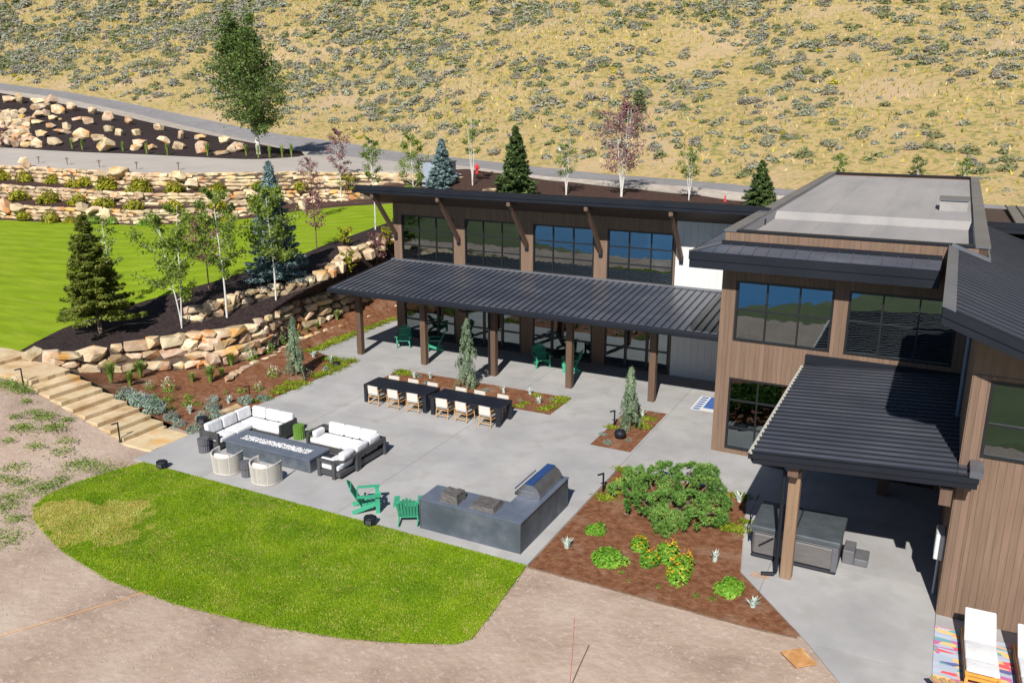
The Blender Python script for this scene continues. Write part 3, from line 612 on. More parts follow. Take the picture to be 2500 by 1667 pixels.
# middle block
MY = 27.35
opm = [(-5.83, -2.82, 4.0, 6.02), (-2.4, .62, 4.0, 6.02), (-5.86, -2.9, .17, 2.71), (-2.4, .62, .05, 2.71)]
wallcore(MY, .25, -6.3, .92, 0, 7.58, opm)
wallcore(MY, .25, .92, 1.13, 0, 7.58, [], name='wall')
boards(MY, -6.3, .9, 0, 7.56, opm, .15)
mid = part(MB().box(-6.3, MY+.25, 0, -6.1, 52, 7.58), 'side_wall', wood)
for y in np.arange(MY, 35.0, .15): inst('board', MB().box(-.022, .004, 0, 0, .147, 7.56).mesh('board', wood), mid, Vector((-6.3, y, 0))-HL-mid.location)
window(MY, *opm[0][:2], 4.0, 6.02, [-4.85, -3.84], [5.06]); window(MY, *opm[1][:2], 4.0, 6.02, [-1.42, -.41], [5.06])
window(MY, *opm[2][:2], .17, 2.71, [-4.9, -3.9], [.95, 1.92]); window(MY, *opm[3][:2], .05, 2.71, [-1.4, -.4], [.98], name='glass_door', door=True)
part(MB().box(-6.1, MY+.26, -.02, 1.1, 51.7, .03), 'interior_floor', interior); part(MB().box(-6.1, MY+.26, 3.0, 1.1, 51.7, 3.4), 'interior_ceiling', interior)
part(MB().box(-6.1, 33.0, .04, 1.1, 33.1, 2.98), 'interior_wall', interior); part(MB().box(-6.1, 33, 3.41, 1.1, 33.1, 6.9), 'interior_wall', interior)
part(MB().box(.93, MY+.26, 0, 1.13, 52, 7.58), 'side_wall', wood); part(MB().box(-6.3, 52, 0, 1.13, 52.2, 7.58), 'rear_wall', wood)
# flat roof: membrane, curb, coping
fr = part(MB().box(-6.08, MY+.26, 6.95, .92, 33.9, 7.2), 'flat_roof', membr)
MB().yzprofile([(33.9, 6.95), (33.9, 7.23), (34.25, 7.47), (51.9, 7.47), (51.9, 6.95)], -6.08, .92).build('raised_membrane', membr, fr, world=True)
for x in (-4.3, -2.4, -.6):
    MB().box(x, 34.3, 7.472, x+.14, 51.8, 7.482).build('membrane_seam', membr, fr, world=True)
    MB().box(x, MY+.3, 7.203, x+.14, 33.8, 7.212).build('membrane_seam', membr, fr, world=True)
for (a, b, c, d) in ((-6.085, MY+.02, -5.98, 51.9), (.82, MY+.02, .935, 51.9), (-5.98, MY+.02, .82, MY+.26)):
    MB().box(a+.002, b+.25, 7.0, c, d, 7.58).build('parapet_lining', membr, fr, world=True)
ys = np.arange(MY-.04, 52.2, 1.53)
for a, b in zip(ys, list(ys[1:])+[52.24]):
    for x0, x1 in ((-6.36, -5.97), (.80, 1.19)):
        inst('coping', MB().box(x0, 0, 0, x1, b-a-.03, .06).mesh('coping', capm), fr, Vector((0, a, 7.582))-HL-fr.location)
MB().box(-5.965, MY-.04, 7.582, .795, MY+.28, 7.64).build('coping', darkm, fr, world=True)
MB().box(-5.965, 51.9, 7.582, .795, 52.24, 7.64).build('coping', darkm, fr, world=True)
sk = part(MB().box(-.35, 37.2, 7.47, .62, 38.5, 7.85), 'roof_hatch', membr)
MB().box(-.4, 37.15, 7.86, .67, 38.55, 7.92).build('hatch_lid', capm, sk, world=True)
part(MB().tube([(.25, 29.3, 7.2), (.25, 29.3, 7.42)], .06, 8), 'vent_pipe', membr); part(MB().box(-5.98, 31.9, 7.25, -5.95, 32.1, 7.42), 'scupper', darkm)
# skirt roof round the front and left side
sk = part(MB().prism([(-7.15, 26.45), (-.02, 26.45), (-.02, 27.32), (-6.33, 27.32), (-6.33, 34.6), (-7.15, 34.6)], 6.5, 6.9), 'skirt_roof', soffit)
mb = MB(); mb.box(-7.22, 26.38, 6.76, .0, 26.44, 7.02); mb.box(-7.2, 26.41, 6.49, -.02, 26.445, 6.755); mb.box(-7.22, 26.45, 6.76, -7.16, 34.6, 7.02); mb.box(-7.2, 26.45, 6.49, -7.155, 34.6, 6.755); mb.box(-.02, 26.45, 6.49, .0, 27.3, 7.0)
mb.build('fascia', darkm, sk, world=True)
MB().add([(-7.2, 26.4, 7.0), (0, 26.4, 7.0), (0, 27.33, 7.2), (-6.33, 27.33, 7.2)], [(0, 1, 2, 3)]).build('slope_sheet', roofm, sk, world=True)
MB().add([(-7.2, 26.4, 7.0), (-6.33, 27.33, 7.2), (-6.33, 34.6, 7.2), (-7.2, 34.6, 7.0)], [(0, 1, 2, 3)]).build('slope_sheet', roofm, sk, world=True)
for x in np.arange(-6.9, 0, .41):
    if x > -6.33: MB().beam((x, 26.42, 7.02), (x, 27.33, 7.215), .024, .04).build('roof_seam', roofm, sk, world=True)
    else: MB().beam((x, 26.42, 7.02), (x, 26.42+(x+7.2), 7.02+.2*(x+7.2)/.87), .024, .04).build('roof_seam', roofm, sk, world=True)
for y in np.arange(26.8, 34.5, .41):
    e = min(-6.33, -7.2+(y-26.4)); MB().beam((-7.18, y, 7.02), (e, y, 7.02+.2*(e+7.2)/.87), .024, .04).build('roof_seam', roofm, sk, world=True)
MB().beam((-7.2, 26.4, 7.03), (-6.33, 27.33, 7.23), .1, .03).build('hip_cap', capm, sk, world=True)
MB().yzprofile([(27.2, 7.22), (27.32, 7.3), (27.32, 7.2), (27.2, 7.17)], -6.4, 0).build('wall_flashing', darkm, sk, world=True)

# right wing
RY = 20.1
opr = [(1.27, 4.27, .0, .0), (1.27, 4.27, 4.08, 6.3)]
opr = [(1.27, 4.27, 4.08, 5.85)]
wallcore(RY, .25, .92, 9.0, 0, 5.95, opr)
part(MB().xzprofile([(.92, 5.95), (9, 5.95), (9, 5.96), (4.0, 5.96), (.92, 7.15)], RY, RY+.25), 'gable_wall', wood)
boards(RY, .92, 6.0, 0, 5.95, opr, .15)
window(RY, 1.27, 4.27, 4.08, 5.85, [2.77], [4.86])
sw = part(MB().box(.92, RY+.25, 0, 1.12, MY, 7.1), 'side_wall', wood)
for y in np.arange(RY, MY-.1, .15): inst('board', MB().box(-.022, .004, 0, 0, .147, 7.1).mesh('board', wood), sw, Vector((.92, y, 0))-HL-sw.location)
part(MB().box(1.13, RY+.26, -.02, 9, 34.5, .03), 'interior_floor', interior); part(MB().box(1.13, RY+.26, 3.2, 9, 34.5, 3.5), 'interior_ceiling', interior); part(MB().box(8.9, RY+.26, 0, 9.1, 34.5, 4.5), 'side_wall', wood)
rs = .37; zr = lambda x: 7.6-rs*(x-.14)
rr = part(MB().xzprofile([(.2, zr(.2)-.03), (.2, zr(.2)-.34), (9.5, zr(9.5)-.34), (9.5, zr(9.5)-.03)], 19.08, MY-.02), 'right_roof', soffit)
MB().xzprofile([(1.2, zr(1.2)-.03), (1.2, zr(1.2)-.34), (9.5, zr(9.5)-.34), (9.5, zr(9.5)-.03)], MY-.02, 36).build('rear_deck', soffit, rr, world=True)
mb = MB(); mb.xzprofile([(.14, zr(.14)), (.14, zr(.14)-.2), (9.5, zr(9.5)-.2), (9.5, zr(9.5))], 19.0, 19.05); mb.xzprofile([(.14, zr(.14)-.205), (.14, zr(.14)-.38), (9.5, zr(9.5)-.38), (9.5, zr(9.5)-.205)], 19.03, 19.08)
mb.box(.13, 19.06, zr(.14)-.37, .19, MY-.03, zr(.14)-.01)
mb.build('fascia', darkm, rr, world=True)
L_ = 9.2*math.sqrt(1+rs*rs)
seam_panels(rr, 21, (.36, 19.03, zr(.36)), (0, 1, 0), (1, 0, -rs), .397, L_)
seam_panels(rr, 21, (1.24, 27.37, zr(1.24)), (0, 1, 0), (1, 0, -rs), .397, L_-.9)
for a, b in ((19.0, 21.6), (21.62, 24.4), (24.42, MY-.03)):
    MB().add([(.12, a, zr(.14)+.03), (.38, a, zr(.38)+.05), (.38, b, zr(.38)+.05), (.12, b, zr(.14)+.03), (.12, a, zr(.14)), (.38, a, zr(.38)), (.38, b, zr(.38)), (.12, b, zr(.14))], [(0, 1, 2, 3), (0, 4, 5, 1), (1, 5, 6, 2), (2, 6, 7, 3), (3, 7, 4, 0)]).build('ridge_cap', capm, rr, world=True)
MB().beam((.2, MY-.03, zr(.2)+.06), (1.2, MY-.03, zr(1.2)+.06), .06, .1).build('wall_flashing', capm, rr, world=True)
MB().beam((1.2, MY-.03, zr(1.2)+.05), (1.22, 36, zr(1.2)+.05), .06, .1).build('wall_flashing', capm, rr, world=True)
part(MB().tube([(.84, 23.2, 7.0), (.84, 23.2, 3.9)], .05, 8), 'downspout', pm('blue_grey_metal', [(.10, .14, .2), (.12, .17, .24)], 2, .4))
# roof of the rear block on the right
rb_ = part(MB().yzprofile([(36.0, 7.22), (36.0, 6.9), (44, 6.5), (44, 6.9)], 1.3, 14), 'rear_roof', soffit)
MB().box(1.25, 35.94, 7.07, 14, 35.99, 7.3).build('fascia', darkm, rb_, world=True); MB().box(1.27, 35.96, 6.9, 14, 35.995, 7.065).build('fascia', darkm, rb_, world=True)
seam_panels(rb_, 22, (2.2, 36.0, 7.29), (1, 0, 0), (0, 1, -.03), .42, 8, mat=capm)
part(MB().box(1.4, 37, 0, 13.5, 43.5, 6.6), 'rear_block', wood)

# carport-like covered terrace over the hot tub
cz = lambda x: 3.50+.073*(x+3.48)
cp = part(MB().xzprofile([(-3.46, cz(-3.46)-.03), (-3.46, cz(-3.46)-.22), (.9, cz(.9)-.22), (.9, cz(.9)-.03)], 19.46, MY-.02), 'terrace_roof', soffit)
MB().xzprofile([(.9, cz(.9)-.03), (.9, cz(.9)-.22), (1.26, cz(1.26)-.22), (1.26, cz(1.26)-.03)], 19.46, RY-.03).build('roof_return', soffit, cp, world=True)
MB().xzprofile([(-3.48, cz(-3.48)), (-3.48, cz(-3.48)-.13), (1.3, cz(1.3)-.13), (1.3, cz(1.3))], 19.38, 19.45).build('fascia', darkm, cp, world=True)
MB().xzprofile([(-3.46, cz(-3.46)-.135), (-3.46, cz(-3.46)-.27), (1.28, cz(1.28)-.27), (1.28, cz(1.28)-.135)], 19.41, 19.455).build('fascia', darkm, cp, world=True)
seam_panels(cp, 26, (-3.5, 19.46, cz(-3.5)), (0, 1, 0), (1, 0, .073), .3035, 4.4)
seam_panels(cp, 2, (.87, 19.46, cz(.87)), (0, 1, 0), (1, 0, .073), .3035, .42)
gm = pm('pale_gutter', [(.40, .38, .33), (.5, .48, .42)], 8, .5)
MB().box(-3.6, 19.5, 3.30, -3.5, MY-.05, 3.46).build('gutter', darkm, cp, world=True)
MB().box(-3.605, 19.5, 3.462, -3.555, MY-.05, 3.475).build('gutter_lip', gm, cp, world=True)
for i in range(26): MB().box(-3.55, 19.46+.3035*i-.04, 3.465, -3.49, 19.46+.3035*i+.11, 3.485).build('seam_end', gm, cp, world=True)
MB().box(-3.5, MY-.12, 3.56, .9, MY-.03, 3.85).build('wall_flashing', darkm, cp, world=True)
MB().box(1.1, 19.36, cz(1.2)+.01, 1.36, 20.05, cz(1.2)+.16).build('pier_cap', capm, cp, world=True)
MB().box(-2.66, 19.62, 2.98, -2.42, MY-.05, 3.27).build('beam', brace_m, cp, world=True)
MB().box(.6, 19.62, 2.98, .84, MY-.05, 3.4).build('beam', brace_m, cp, world=True)
part(MB().cbox(-2.68, 20.02, 0, -2.40, 20.30, 2.975, .012), 'terrace_post', pm('light_post_wood', [(.20, .125, .075), (.27, .175, .11)], 2.2, .7, .002, 20, stretch=(7, 7, .4)))
part(MB().box(-.9, 26.2, 0, -.6, 26.5, 3.3), 'terrace_post', post_m)
part(MB().tube([(-3.55, 19.6, 3.35), (-3.5, 19.65, 3.2), (-2.82, 20.0, 2.98), (-2.78, 20.02, 2.9), (-2.78, 20.02, .16), (-2.82, 20.0, .09), (-3.12, 19.93, .06)], .05, 8), 'downspout', darkm)
# things on walls
wb = thing('electrical_box', 'white wall box on the side wall of the right wing behind its front corner', 'box', (.89, 20.95, 0))
MB().cbox(-.2, -.3, 1.1, 0, .3, 1.75, .02).build('cabinet', white, wb); MB().tube([(-.08, 0, 1.1), (-.08, 0, .02)], .03, 8).build('conduit', greyp, wb)
wl = thing('wall_outlet', 'small black outlet box low on the white wall beside the porch', 'outlet', (-6.9, 34.66, 0)); MB().box(-.07, -.06, .92, .07, .02, 1.14).build('cover', darkm, wl); MB().box(-.04, -.075, .96, .04, -.06, 1.1).build('face', capm, wl)

# ------------------------------------------------------------------ stone steps
st = thing('stone_steps', 'flight of pale sandstone slab steps climbing from the patio to the upper lawn', 'steps', (-27, 19.3, 0))
def slabpiece(x0, x1, y0, y1, z0, z1, name, j=.03):
    mb = MB(); q = [(x0, y0), (x1, y0), (x1, y1), (x0, y1)]; n = 5; P = []
    for k in range(4):
        a, b = q[k], q[(k+1) % 4]
        for t in np.arange(0, 1, 1/n): P.append((a[0]+(b[0]-a[0])*t+random.uniform(-j, j)*.5, a[1]+(b[1]-a[1])*t+random.uniform(-j, j)*.5))
    mb.prism(P, z0, z1); o = mb.build(name, slabm, st, world=True); b = o.modifiers.new('b', 'BEVEL'); b.width = .015; b.limit_method = 'ANGLE'; return o
for k in range(8):
    x0 = -25.05-.635*k; slabpiece(x0-.66, x0, 18.52, 20.32, .161*(k+1)-.16, .161*(k+1), 'tread')
slabpiece(-33.2, -30.08, 18.72, 20.42, 1.25, 1.45, 'landing_slab', .09); slabpiece(-36.4, -33.05, 18.9, 20.75, 1.42, 1.6, 'landing_slab', .06)
slabpiece(-25.04, -23.52, 18.4, 20.1, -.08, .012, 'landing_slab', .06)
MB().prism([(-24.9, 18.6), (-24.9, 20.3), (-30.2, 20.3), (-30.2, 18.6)], -.1, .0).build('footing', slabm, st, world=True)
mb = MB(); mb.add([(-25.05, y, 0) for y in (18.56, 20.3)]+[(-30.1, y, 1.25) for y in (18.56, 20.3)]+[(-30.1, y, 0) for y in (18.56, 20.3)]+[(-33, y, 1.25) for y in (18.76, 20.3)]+[(-33, y, 0) for y in (18.76, 20.3)], [(0, 2, 4), (1, 5, 3), (0, 1, 3, 2), (2, 3, 7, 6), (4, 2, 6, 8), (5, 9, 7, 3)])
mb.build('stringer_rubble', stone, st, world=True)
ORD = 'first second third fourth fifth sixth seventh eighth ninth tenth eleventh twelfth thirteenth fourteenth fifteenth sixteenth seventeenth eighteenth nineteenth twentieth'.split()
# ------------------------------------------------------------------ stones and boulders
def rock_mesh(name, mat, seed, c=.14, j=.07):
    rs_ = random.Random(seed); bm = bmesh.new(); e = 1-c*2.2
    for k in range(26):
        v = Vector([rs_.gauss(0, 1) for _ in range(3)]); v.normalize(); mx = max(abs(q) for q in v); v = v*(.5*(1-e)+.5*e/mx*.93); bm.verts.new(v*rs_.uniform(1-j*1.6, 1.0))
    r = bmesh.ops.convex_hull(bm, input=bm.verts); bmesh.ops.delete(bm, geom=list({g for g in r['geom_interior']+r['geom_unused'] if isinstance(g, bmesh.types.BMVert)}), context='VERTS')
    bmesh.ops.dissolve_limit(bm, angle_limit=.22, verts=bm.verts, edges=bm.edges); me = bpy.data.meshes.new(name); bm.to_mesh(me); bm.free(); me.materials.append(mat); return me
STN = [rock_mesh('stone', stone, k, .075, .05) for k in range(12)]; STL = [rock_mesh('stone', stone_l, 40+k, .075, .05) for k in range(12)]
BLD = [rock_mesh('boulder', stone_l if k % 2 else stone, 80+k, .15, .11) for k in range(14)]
def stone_wall(name, label, base, ztop, ch, lens, depth, prot, cat='wall', maxn=298, group=None, skip=None):
    base = np.array(base); zt = np.array([b[2] if z is None else z for b, z in zip(base, ztop)])
    root = thing(name, label, cat, tuple(base[len(base)//2]), 0, group); o = np.array(root.location)
    d = np.r_[0, np.cumsum(np.linalg.norm(np.diff(base[:, :2], axis=0), axis=1))]; Lh = d[-1]; n = 0
    f = lambda s: (np.array([np.interp(s, d, base[:, i]) for i in range(3)]), np.interp(s, d, zt))
    nc = max(1, int(round(max(zt-base[:, 2])/ch))); 
    for k in range(nc):
        s = random.uniform(-.3, 0)
        while s < Lh and n < maxn:
            l = random.uniform(*lens); c = min(max(s+l/2, 0), Lh); p, z1 = f(c); H = z1-p[2]; a, _ = f(max(0, c-.3)); b, _ = f(min(Lh, c+.3))
            ang = math.atan2(b[1]-a[1], b[0]-a[0]); s += l*.96
            nloc = max(1, int(round(H/ch))) if H > .18 else 0
            if k >= nloc: continue
            h = H/nloc; nx, ny = -math.sin(ang), math.cos(ang); off = depth*.35+.06*k+random.uniform(-.06, .06)
            l *= 1; inst('stone', random.choice(prot), root, Vector((p[0]+nx*off, p[1]+ny*off, p[2]+h*(k+.5)+random.uniform(-.03, .03)*(h/.3)))-Vector(o), (random.uniform(-.06, .06), random.uniform(-.07, .07), ang+random.uniform(-.12, .12)), (l*random.uniform(1.1, 1.3), depth*random.uniform(.9, 1.15), h*random.uniform(1.08, 1.28))); n += 1
    return root
wall1 = stone_wall('boulder_wall', 'tan boulder wall of big stacked rocks between the brown garden bed and the black mulch', W1B, W1Z, .42, (.4, 1.15), .8, STN+STL)
stone_wall('boulder_wall', 'short upper boulder wall in the black mulch behind two slim aspens', Mc[6:], M2z[6:], .38, (.4, 1.0), .65, STN+STL[:4])
lw = [G(*r4(x, y), .02) for x, y in [(1560, 1215), (1660, 1135), (1850, 1050), (2030, 950), (2338, 838)]]+[G(*r5(230, 1085), .02), G(*r5(465, 1005), .02)]
stone_wall('low_stone_edging', 'low double row of flat tan stones across the brown garden bed towards the house', lw, [.38, .34, .36, .4, .42, .42, .45], .2, (.35, .9), .4, STN+STL)
stone_wall('terrace_wall', 'lowest of the three pale stone terrace walls behind the upper lawn', B1[:7], T1z[:6]+[None], .27, (.4, 1.25), .5, STL, group='stone terrace walls')
stone_wall('terrace_wall', 'middle one of the three pale stone terrace walls behind the upper lawn', B2[:10], T2z[:10], .26, (.45, 1.3), .5, STL, group='stone terrace walls')
stone_wall('terrace_wall', 'top pale stone terrace wall holding up the driveway', B3, T3z, .3, (.5, 1.7), .5, STL, group='stone terrace walls')
def boulder(px, py, w_, h_, name='boulder', label='', group=None, parent=None, mesh=None, dep=.8):
    p = hit(px, py); d = float(np.dot(p-CAM, _f)); s = d/F; W_, H_ = w_*s, h_*s*1.05
    o = bpy.data.objects.new(name, mesh or random.choice(BLD)); put(o); D_ = W_*dep*random.uniform(.7, 1.)
    o.location = (p[0], p[1]+D_*.35, p[2]+H_*.36); o.rotation_euler = (random.uniform(-.15, .15), random.uniform(-.25, .25), random.uniform(-.4, .4)+.35); o.scale = (W_*1.02, D_, H_*1.05)
    if parent is not None: o.location = Vector(o.location)-parent.location; o.parent = parent
    else: tag(o, label, 'boulder', group)
    return o
for (x, y, a, b) in [(1245, 995, 160, 125), (1395, 975, 155, 115), (1415, 1105, 120, 125), (1525, 1045, 140, 110), (1060, 1110, 150, 60), (1310, 1090, 110, 60)]:
    boulder(*r4(x, y), a/2.75, b/2.75, name='stone', parent=wall1)
for x, y, a, b in [(815, 1185, 130, 75), (690, 1195, 100, 60), (1210, 1200, 100, 60), (1690, 1340, 100, 75), (50, 1430, 80, 110), (135, 1430, 100, 70), (560, 1420, 80, 70), (725, 1470, 65, 85), (180, 1130, 80, 80), (1295, 1260, 90, 60), (940, 1340, 60, 60), (790, 1330, 95, 45), (635, 1430, 110, 50), (2030, 1410, 50, 70)]:
    p = hit(*r1(x, y)); s = float(np.dot(p-CAM, _f))/F/2.75
    near = min([(np.linalg.norm(np.array(B)[:, :2]-p[:2], axis=1).min(), k) for k, B in enumerate((B1, B2, B3))])[1]
    root = [o for o in SC.objects if o.name.startswith('terrace_wall')][near]
    inst('boulder', random.choice([b_ for i, b_ in enumerate(BLD) if i % 2]), root, Vector((p[0]+.1, p[1]-.15, p[2]+b*s*.45))-root.location, (0, random.uniform(-.2, .2), .4), (a*s*1.1, a*s*.8, b*s*1.1))
BB = [(50, 690, 85, 45), (125, 695, 60, 65), (235, 695, 85, 35), (240, 735, 120, 40), (325, 715, 85, 75), (370, 765, 90, 60), (470, 745, 70, 55), (610, 765, 55, 45), (345, 810, 55, 35), (295, 780, 50, 45), (235, 795, 80, 50), (400, 815, 25, 20), (510, 810, 100, 22), (578, 835, 80, 45), (715, 810, 75, 60), (855, 835, 50, 50), (330, 865, 60, 35), (435, 875, 55, 50), (530, 925, 105, 60), (718, 885, 65, 40), (785, 910, 55, 45), (898, 910, 65, 45), (1050, 875, 65, 40), (235, 840, 75, 35), (268, 925, 70, 50), (240, 990, 85, 60), (350, 985, 95, 55), (405, 905, 120, 30), (500, 965, 80, 40), (640, 945, 90, 40), (690, 1025, 105, 95), (925, 985, 90, 50), (885, 1010, 105, 35), (1010, 1010, 60, 40), (1085, 965, 80, 45), (1185, 1005, 85, 50), (1205, 930, 45, 55), (1330, 950, 85, 45), (1345, 1030, 85, 80), (1500, 965, 75, 50), (1565, 1020, 115, 60), (1470, 1040, 100, 25)]
rowsb = {'upper': [], 'middle': [], 'lower': []}
for b in BB:
    t = (b[1]-(680+max(0, b[0]-300)*.2))/(330-max(0, b[0]-300)*.17); rowsb['upper' if t < .34 else 'middle' if t < .7 else 'lower'].append(b)
for k, L_b in rowsb.items():
    for i, b in enumerate(sorted(L_b)):
        sz = 'big' if b[2]*b[3] > 5500 else 'small' if b[2]*b[3] < 2300 else 'tan'
        boulder(*r1(b[0], b[1]), b[2]/2.75*1.2, b[3]/2.75*1.2, mesh=random.choice([b_ for i_, b_ in enumerate(BLD) if i_ % 2 or random.random() < .25]), label=f'{sz} sandstone boulder in the black mulch slope, {ORD[i]} from the left in its {k} row', group='boulders on the mulch slope below the road')
pile = thing('rock_wall', 'steep pile of tan rocks at the left end of the black mulch slope', 'rock wall', tuple(hit(*r1(80, 990))))
for i in range(9):
    y = 985-i*27
    x = -60+random.uniform(0, 20)
    while x < 205-i*9:
        wd_ = random.uniform(45, 85); boulder(*r1(x+wd_/2, y+random.uniform(-6, 6)), wd_/2.75*1.1, random.uniform(30, 44)/2.75*1.15, name='stone', parent=pile, mesh=random.choice(STL+STN), dep=.9); x += wd_*.92
for (x, y, a, b) in [(60, 730, 110, 95), (150, 660, 130, 70), (250, 640, 130, 85), (330, 590, 120, 60), (420, 545, 80, 70), (20, 760, 70, 70), (100, 600, 110, 50)]:
    boulder(*r5(x, y), a/2.75, b/2.75, label=f"{['pale', 'tan', 'wide tan', 'broad', 'grey tan', 'small', 'flat'][[60,150,250,330,420,20,100].index(x)]} boulder in the planted outcrop left of the upper windows", group='boulders of the outcrop beside the house')
boulder(*r2(1078, 1295), 120/2.75, 34/2.75, label='flat pale stone block lying in the dark mulch just above the roof edge')
mb = MB(); p = [G(*ra(x, y), .03) for x, y in [(-60, 300), (80, 238), (85, 246), (-10, 330)]]; mb.prism([tuple(q[:2]) for q in p], .0, .1)
tag(mb.build('stone_slab', slabm), 'flat tan stone slab lying on bare dirt at the left edge', 'stone slab')
mb = MB(); p = [G(*r4(x, y), .05) for x, y in [(1470, 1390), (1590, 1340), (1625, 1360), (1500, 1400)]]; mb.prism([tuple(q[:2]) for q in p], .0, .09)
tag(mb.build('stone_slab', slabm), 'flat reddish stone slab in the garden bed behind the white corner sofa', 'stone slab')

# ------------------------------------------------------------------ furniture
def T(name, label, cat, x, y, z=0, rot=0, group=None): return thing(name, label, cat, (x, y, z), rot, group)
def soft(parent, x0, y0, z0, x1, y1, z1, b=.06, mat=cush, name='cushion', tilt=None):
    cx, cy, cz_ = (x0+x1)/2, (y0+y1)/2, (z0+z1)/2; o = MB().box(x0-cx, y0-cy, z0-cz_, x1-cx, y1-cy, z1-cz_).build(name, mat, parent)
    o.location = Vector((cx, cy, cz_))-Vector(parent.location); m_ = o.modifiers.new('b', 'BEVEL'); m_.width = b; m_.segments = 4
    for p in o.data.polygons: p.use_smooth = True
    if tilt: o.rotation_euler = tilt
    return o
# corner sofa
s = T('corner_sofa', 'white cushioned corner sofa on a dark grey frame, left of the fire table', 'sofa', -21.8, 21.5)
mb = MB(); mb.box(-22.24, 19.5, .08, -21.38, 21.92, .26); mb.box(-21.38, 21.06, .08, -20.04, 21.92, .26)
mb.box(-22.26, 19.5, .26, -22.18, 21.94, .62); mb.box(-22.18, 21.86, .26, -20.04, 21.94, .62); mb.build('frame', alum, s, world=True)
MB().prism([(-22.24, 19.46), (-21.38, 19.46), (-21.38, 19.54), (-22.24, 19.54)], .42, .64).build('arm', alum, s, world=True); MB().box(-20.1, 21.06, .1, -20.03, 21.94, .62).build('arm', alum, s, world=True)
for x, y in ((-21.44, 19.5), (-22.2, 19.5), (-20.07, 21.12), (-20.07, 21.9), (-22.2, 21.9), (-21.44, 21.1)): MB().box(x-.05, y-.05, 0, x+.05, y+.05, .6 if y < 20 else .12).build('leg', alum, s, world=True)
soft(s, -21.98, 19.56, .26, -21.36, 20.3, .44); soft(s, -21.98, 20.31, .26, -21.36, 21.08, .44); soft(s, -21.98, 21.09, .26, -21.2, 21.7, .44); soft(s, -21.19, 21.04, .26, -20.12, 21.7, .44)
for y0 in (19.6, 20.32, 21.04): soft(s, -22.19, y0, .42, -21.99, y0+.70, .84, .07, name='back_cushion', tilt=(0, -.12, 0))
for x0 in (-21.95, -21.3, -20.68): soft(s, x0, 21.68, .42, x0+.62, 21.88, .84, .07, name='back_cushion', tilt=(-.12, 0, 0))
# second sofa
s = T('corner_sofa', 'white cushioned sofa with dark frame and small side pillow, right of the fire table', 'sofa', -17.4, 21.5)
mb = MB(); mb.box(-18.78, 21.02, .08, -16.18, 21.92, .26); mb.box(-17.0, 20.42, .08, -16.18, 21.02, .26); mb.box(-18.78, 21.86, .26, -16.14, 21.94, .62); mb.box(-16.22, 20.42, .44, -16.14, 21.86, .62); mb.build('frame', alum, s, world=True)
MB().box(-18.82, 21.02, .46, -18.72, 21.9, .62).build('arm', alum, s, world=True)
for x, y, h in ((-18.78, 21.05, .5), (-18.78, 21.88, .5), (-16.17, 20.46, .6), (-16.17, 21.88, .6), (-16.95, 20.46, .12)): MB().box(x-.05, y-.05, 0, x+.05, y+.05, h).build('leg', alum, s, world=True)
soft(s, -18.68, 21.0, .26, -17.35, 21.7, .44); soft(s, -17.34, 21.0, .26, -16.3, 21.7, .44); soft(s, -17.0, 20.42, .26, -16.3, 20.99, .44)
for x0 in (-18.4, -17.72, -17.04): soft(s, x0, 21.68, .42, x0+.66, 21.88, .84, .07, name='back_cushion', tilt=(-.12, 0, 0))
for y0 in (20.44, 21.1): soft(s, -16.4, y0, .42, -16.2, y0+.64, .82, .07, name='back_cushion', tilt=(0, .12, 0))
soft(s, -18.66, 21.1, .44, -18.46, 21.62, .68, .07, name='pillow')
s = T('armchair', 'rounded white cushioned armchair with dark open arms at the near end of the right sofa', 'armchair', -16.6, 19.95)
mb = MB(); mb.box(-17.02, 19.5, .1, -16.18, 20.38, .24); mb.beam((-17.05, 19.5, .58), (-16.45, 19.48, .58), .1, .08); mb.beam((-16.45, 19.48, .58), (-16.18, 19.75, .58), .1, .08); mb.beam((-16.18, 19.72, .58), (-16.18, 20.4, .58), .1, .08); mb.build('frame', alum, s, world=True)
for x, y, h in ((-17.02, 19.52, .6), (-16.42, 19.5, .6), (-16.17, 20.34, .6), (-17.0, 20.34, .14)): MB().box(x-.06, y-.05, 0, x+.06, y+.05, h).build('leg', alum, s, world=True)
soft(s, -17.0, 19.56, .24, -16.3, 20.38, .42); soft(s, -16.42, 19.66, .4, -16.2, 20.38, .78, .08, name='back_cushion', tilt=(0, .12, .1)); soft(s, -17.0, 19.55, .4, -16.45, 19.68, .64, .06, name='side_cushion')
# fire table
s = T('fire_table', 'long dark slate fire table filled with pale pebbles between the white sofas', 'fire table', -19.25, 20)
mb = MB(); mb.box(-21.08, 19.5, 0, -17.4, 20.5, .42); mb.build('base', slate, s, world=True)
mb = MB(); mb.box(-21.11, 19.47, .42, -17.38, 19.82, .48); mb.box(-21.11, 20.2, .42, -17.38, 20.53, .48); mb.box(-21.11, 19.82, .42, -20.76, 20.2, .48); mb.box(-17.78, 19.82, .42, -17.38, 20.2, .48); mb.build('top', slate_t, s, world=True)
mb = MB()
for i in range(900):
    x, y, r_ = random.uniform(-20.74, -17.8), random.uniform(19.84, 20.18), random.uniform(.016, .034); mb.v += []; z = .44+random.uniform(0, .03)
    mb.add([(x-r_, y, z), (x+r_, y, z), (x, y-r_, z), (x, y+r_, z), (x, y, z+r_*.8), (x, y, z-r_)], [(0, 2, 4), (2, 1, 4), (1, 3, 4), (3, 0, 4)])
o = mb.build('pebbles', pebble, s, world=True); o['kind'] = 'stuff'
MB().tube([(-18.35, 19.495, .22), (-18.35, 19.47, .22)], .025, 8).build('gas_key', steel, s, world=True)
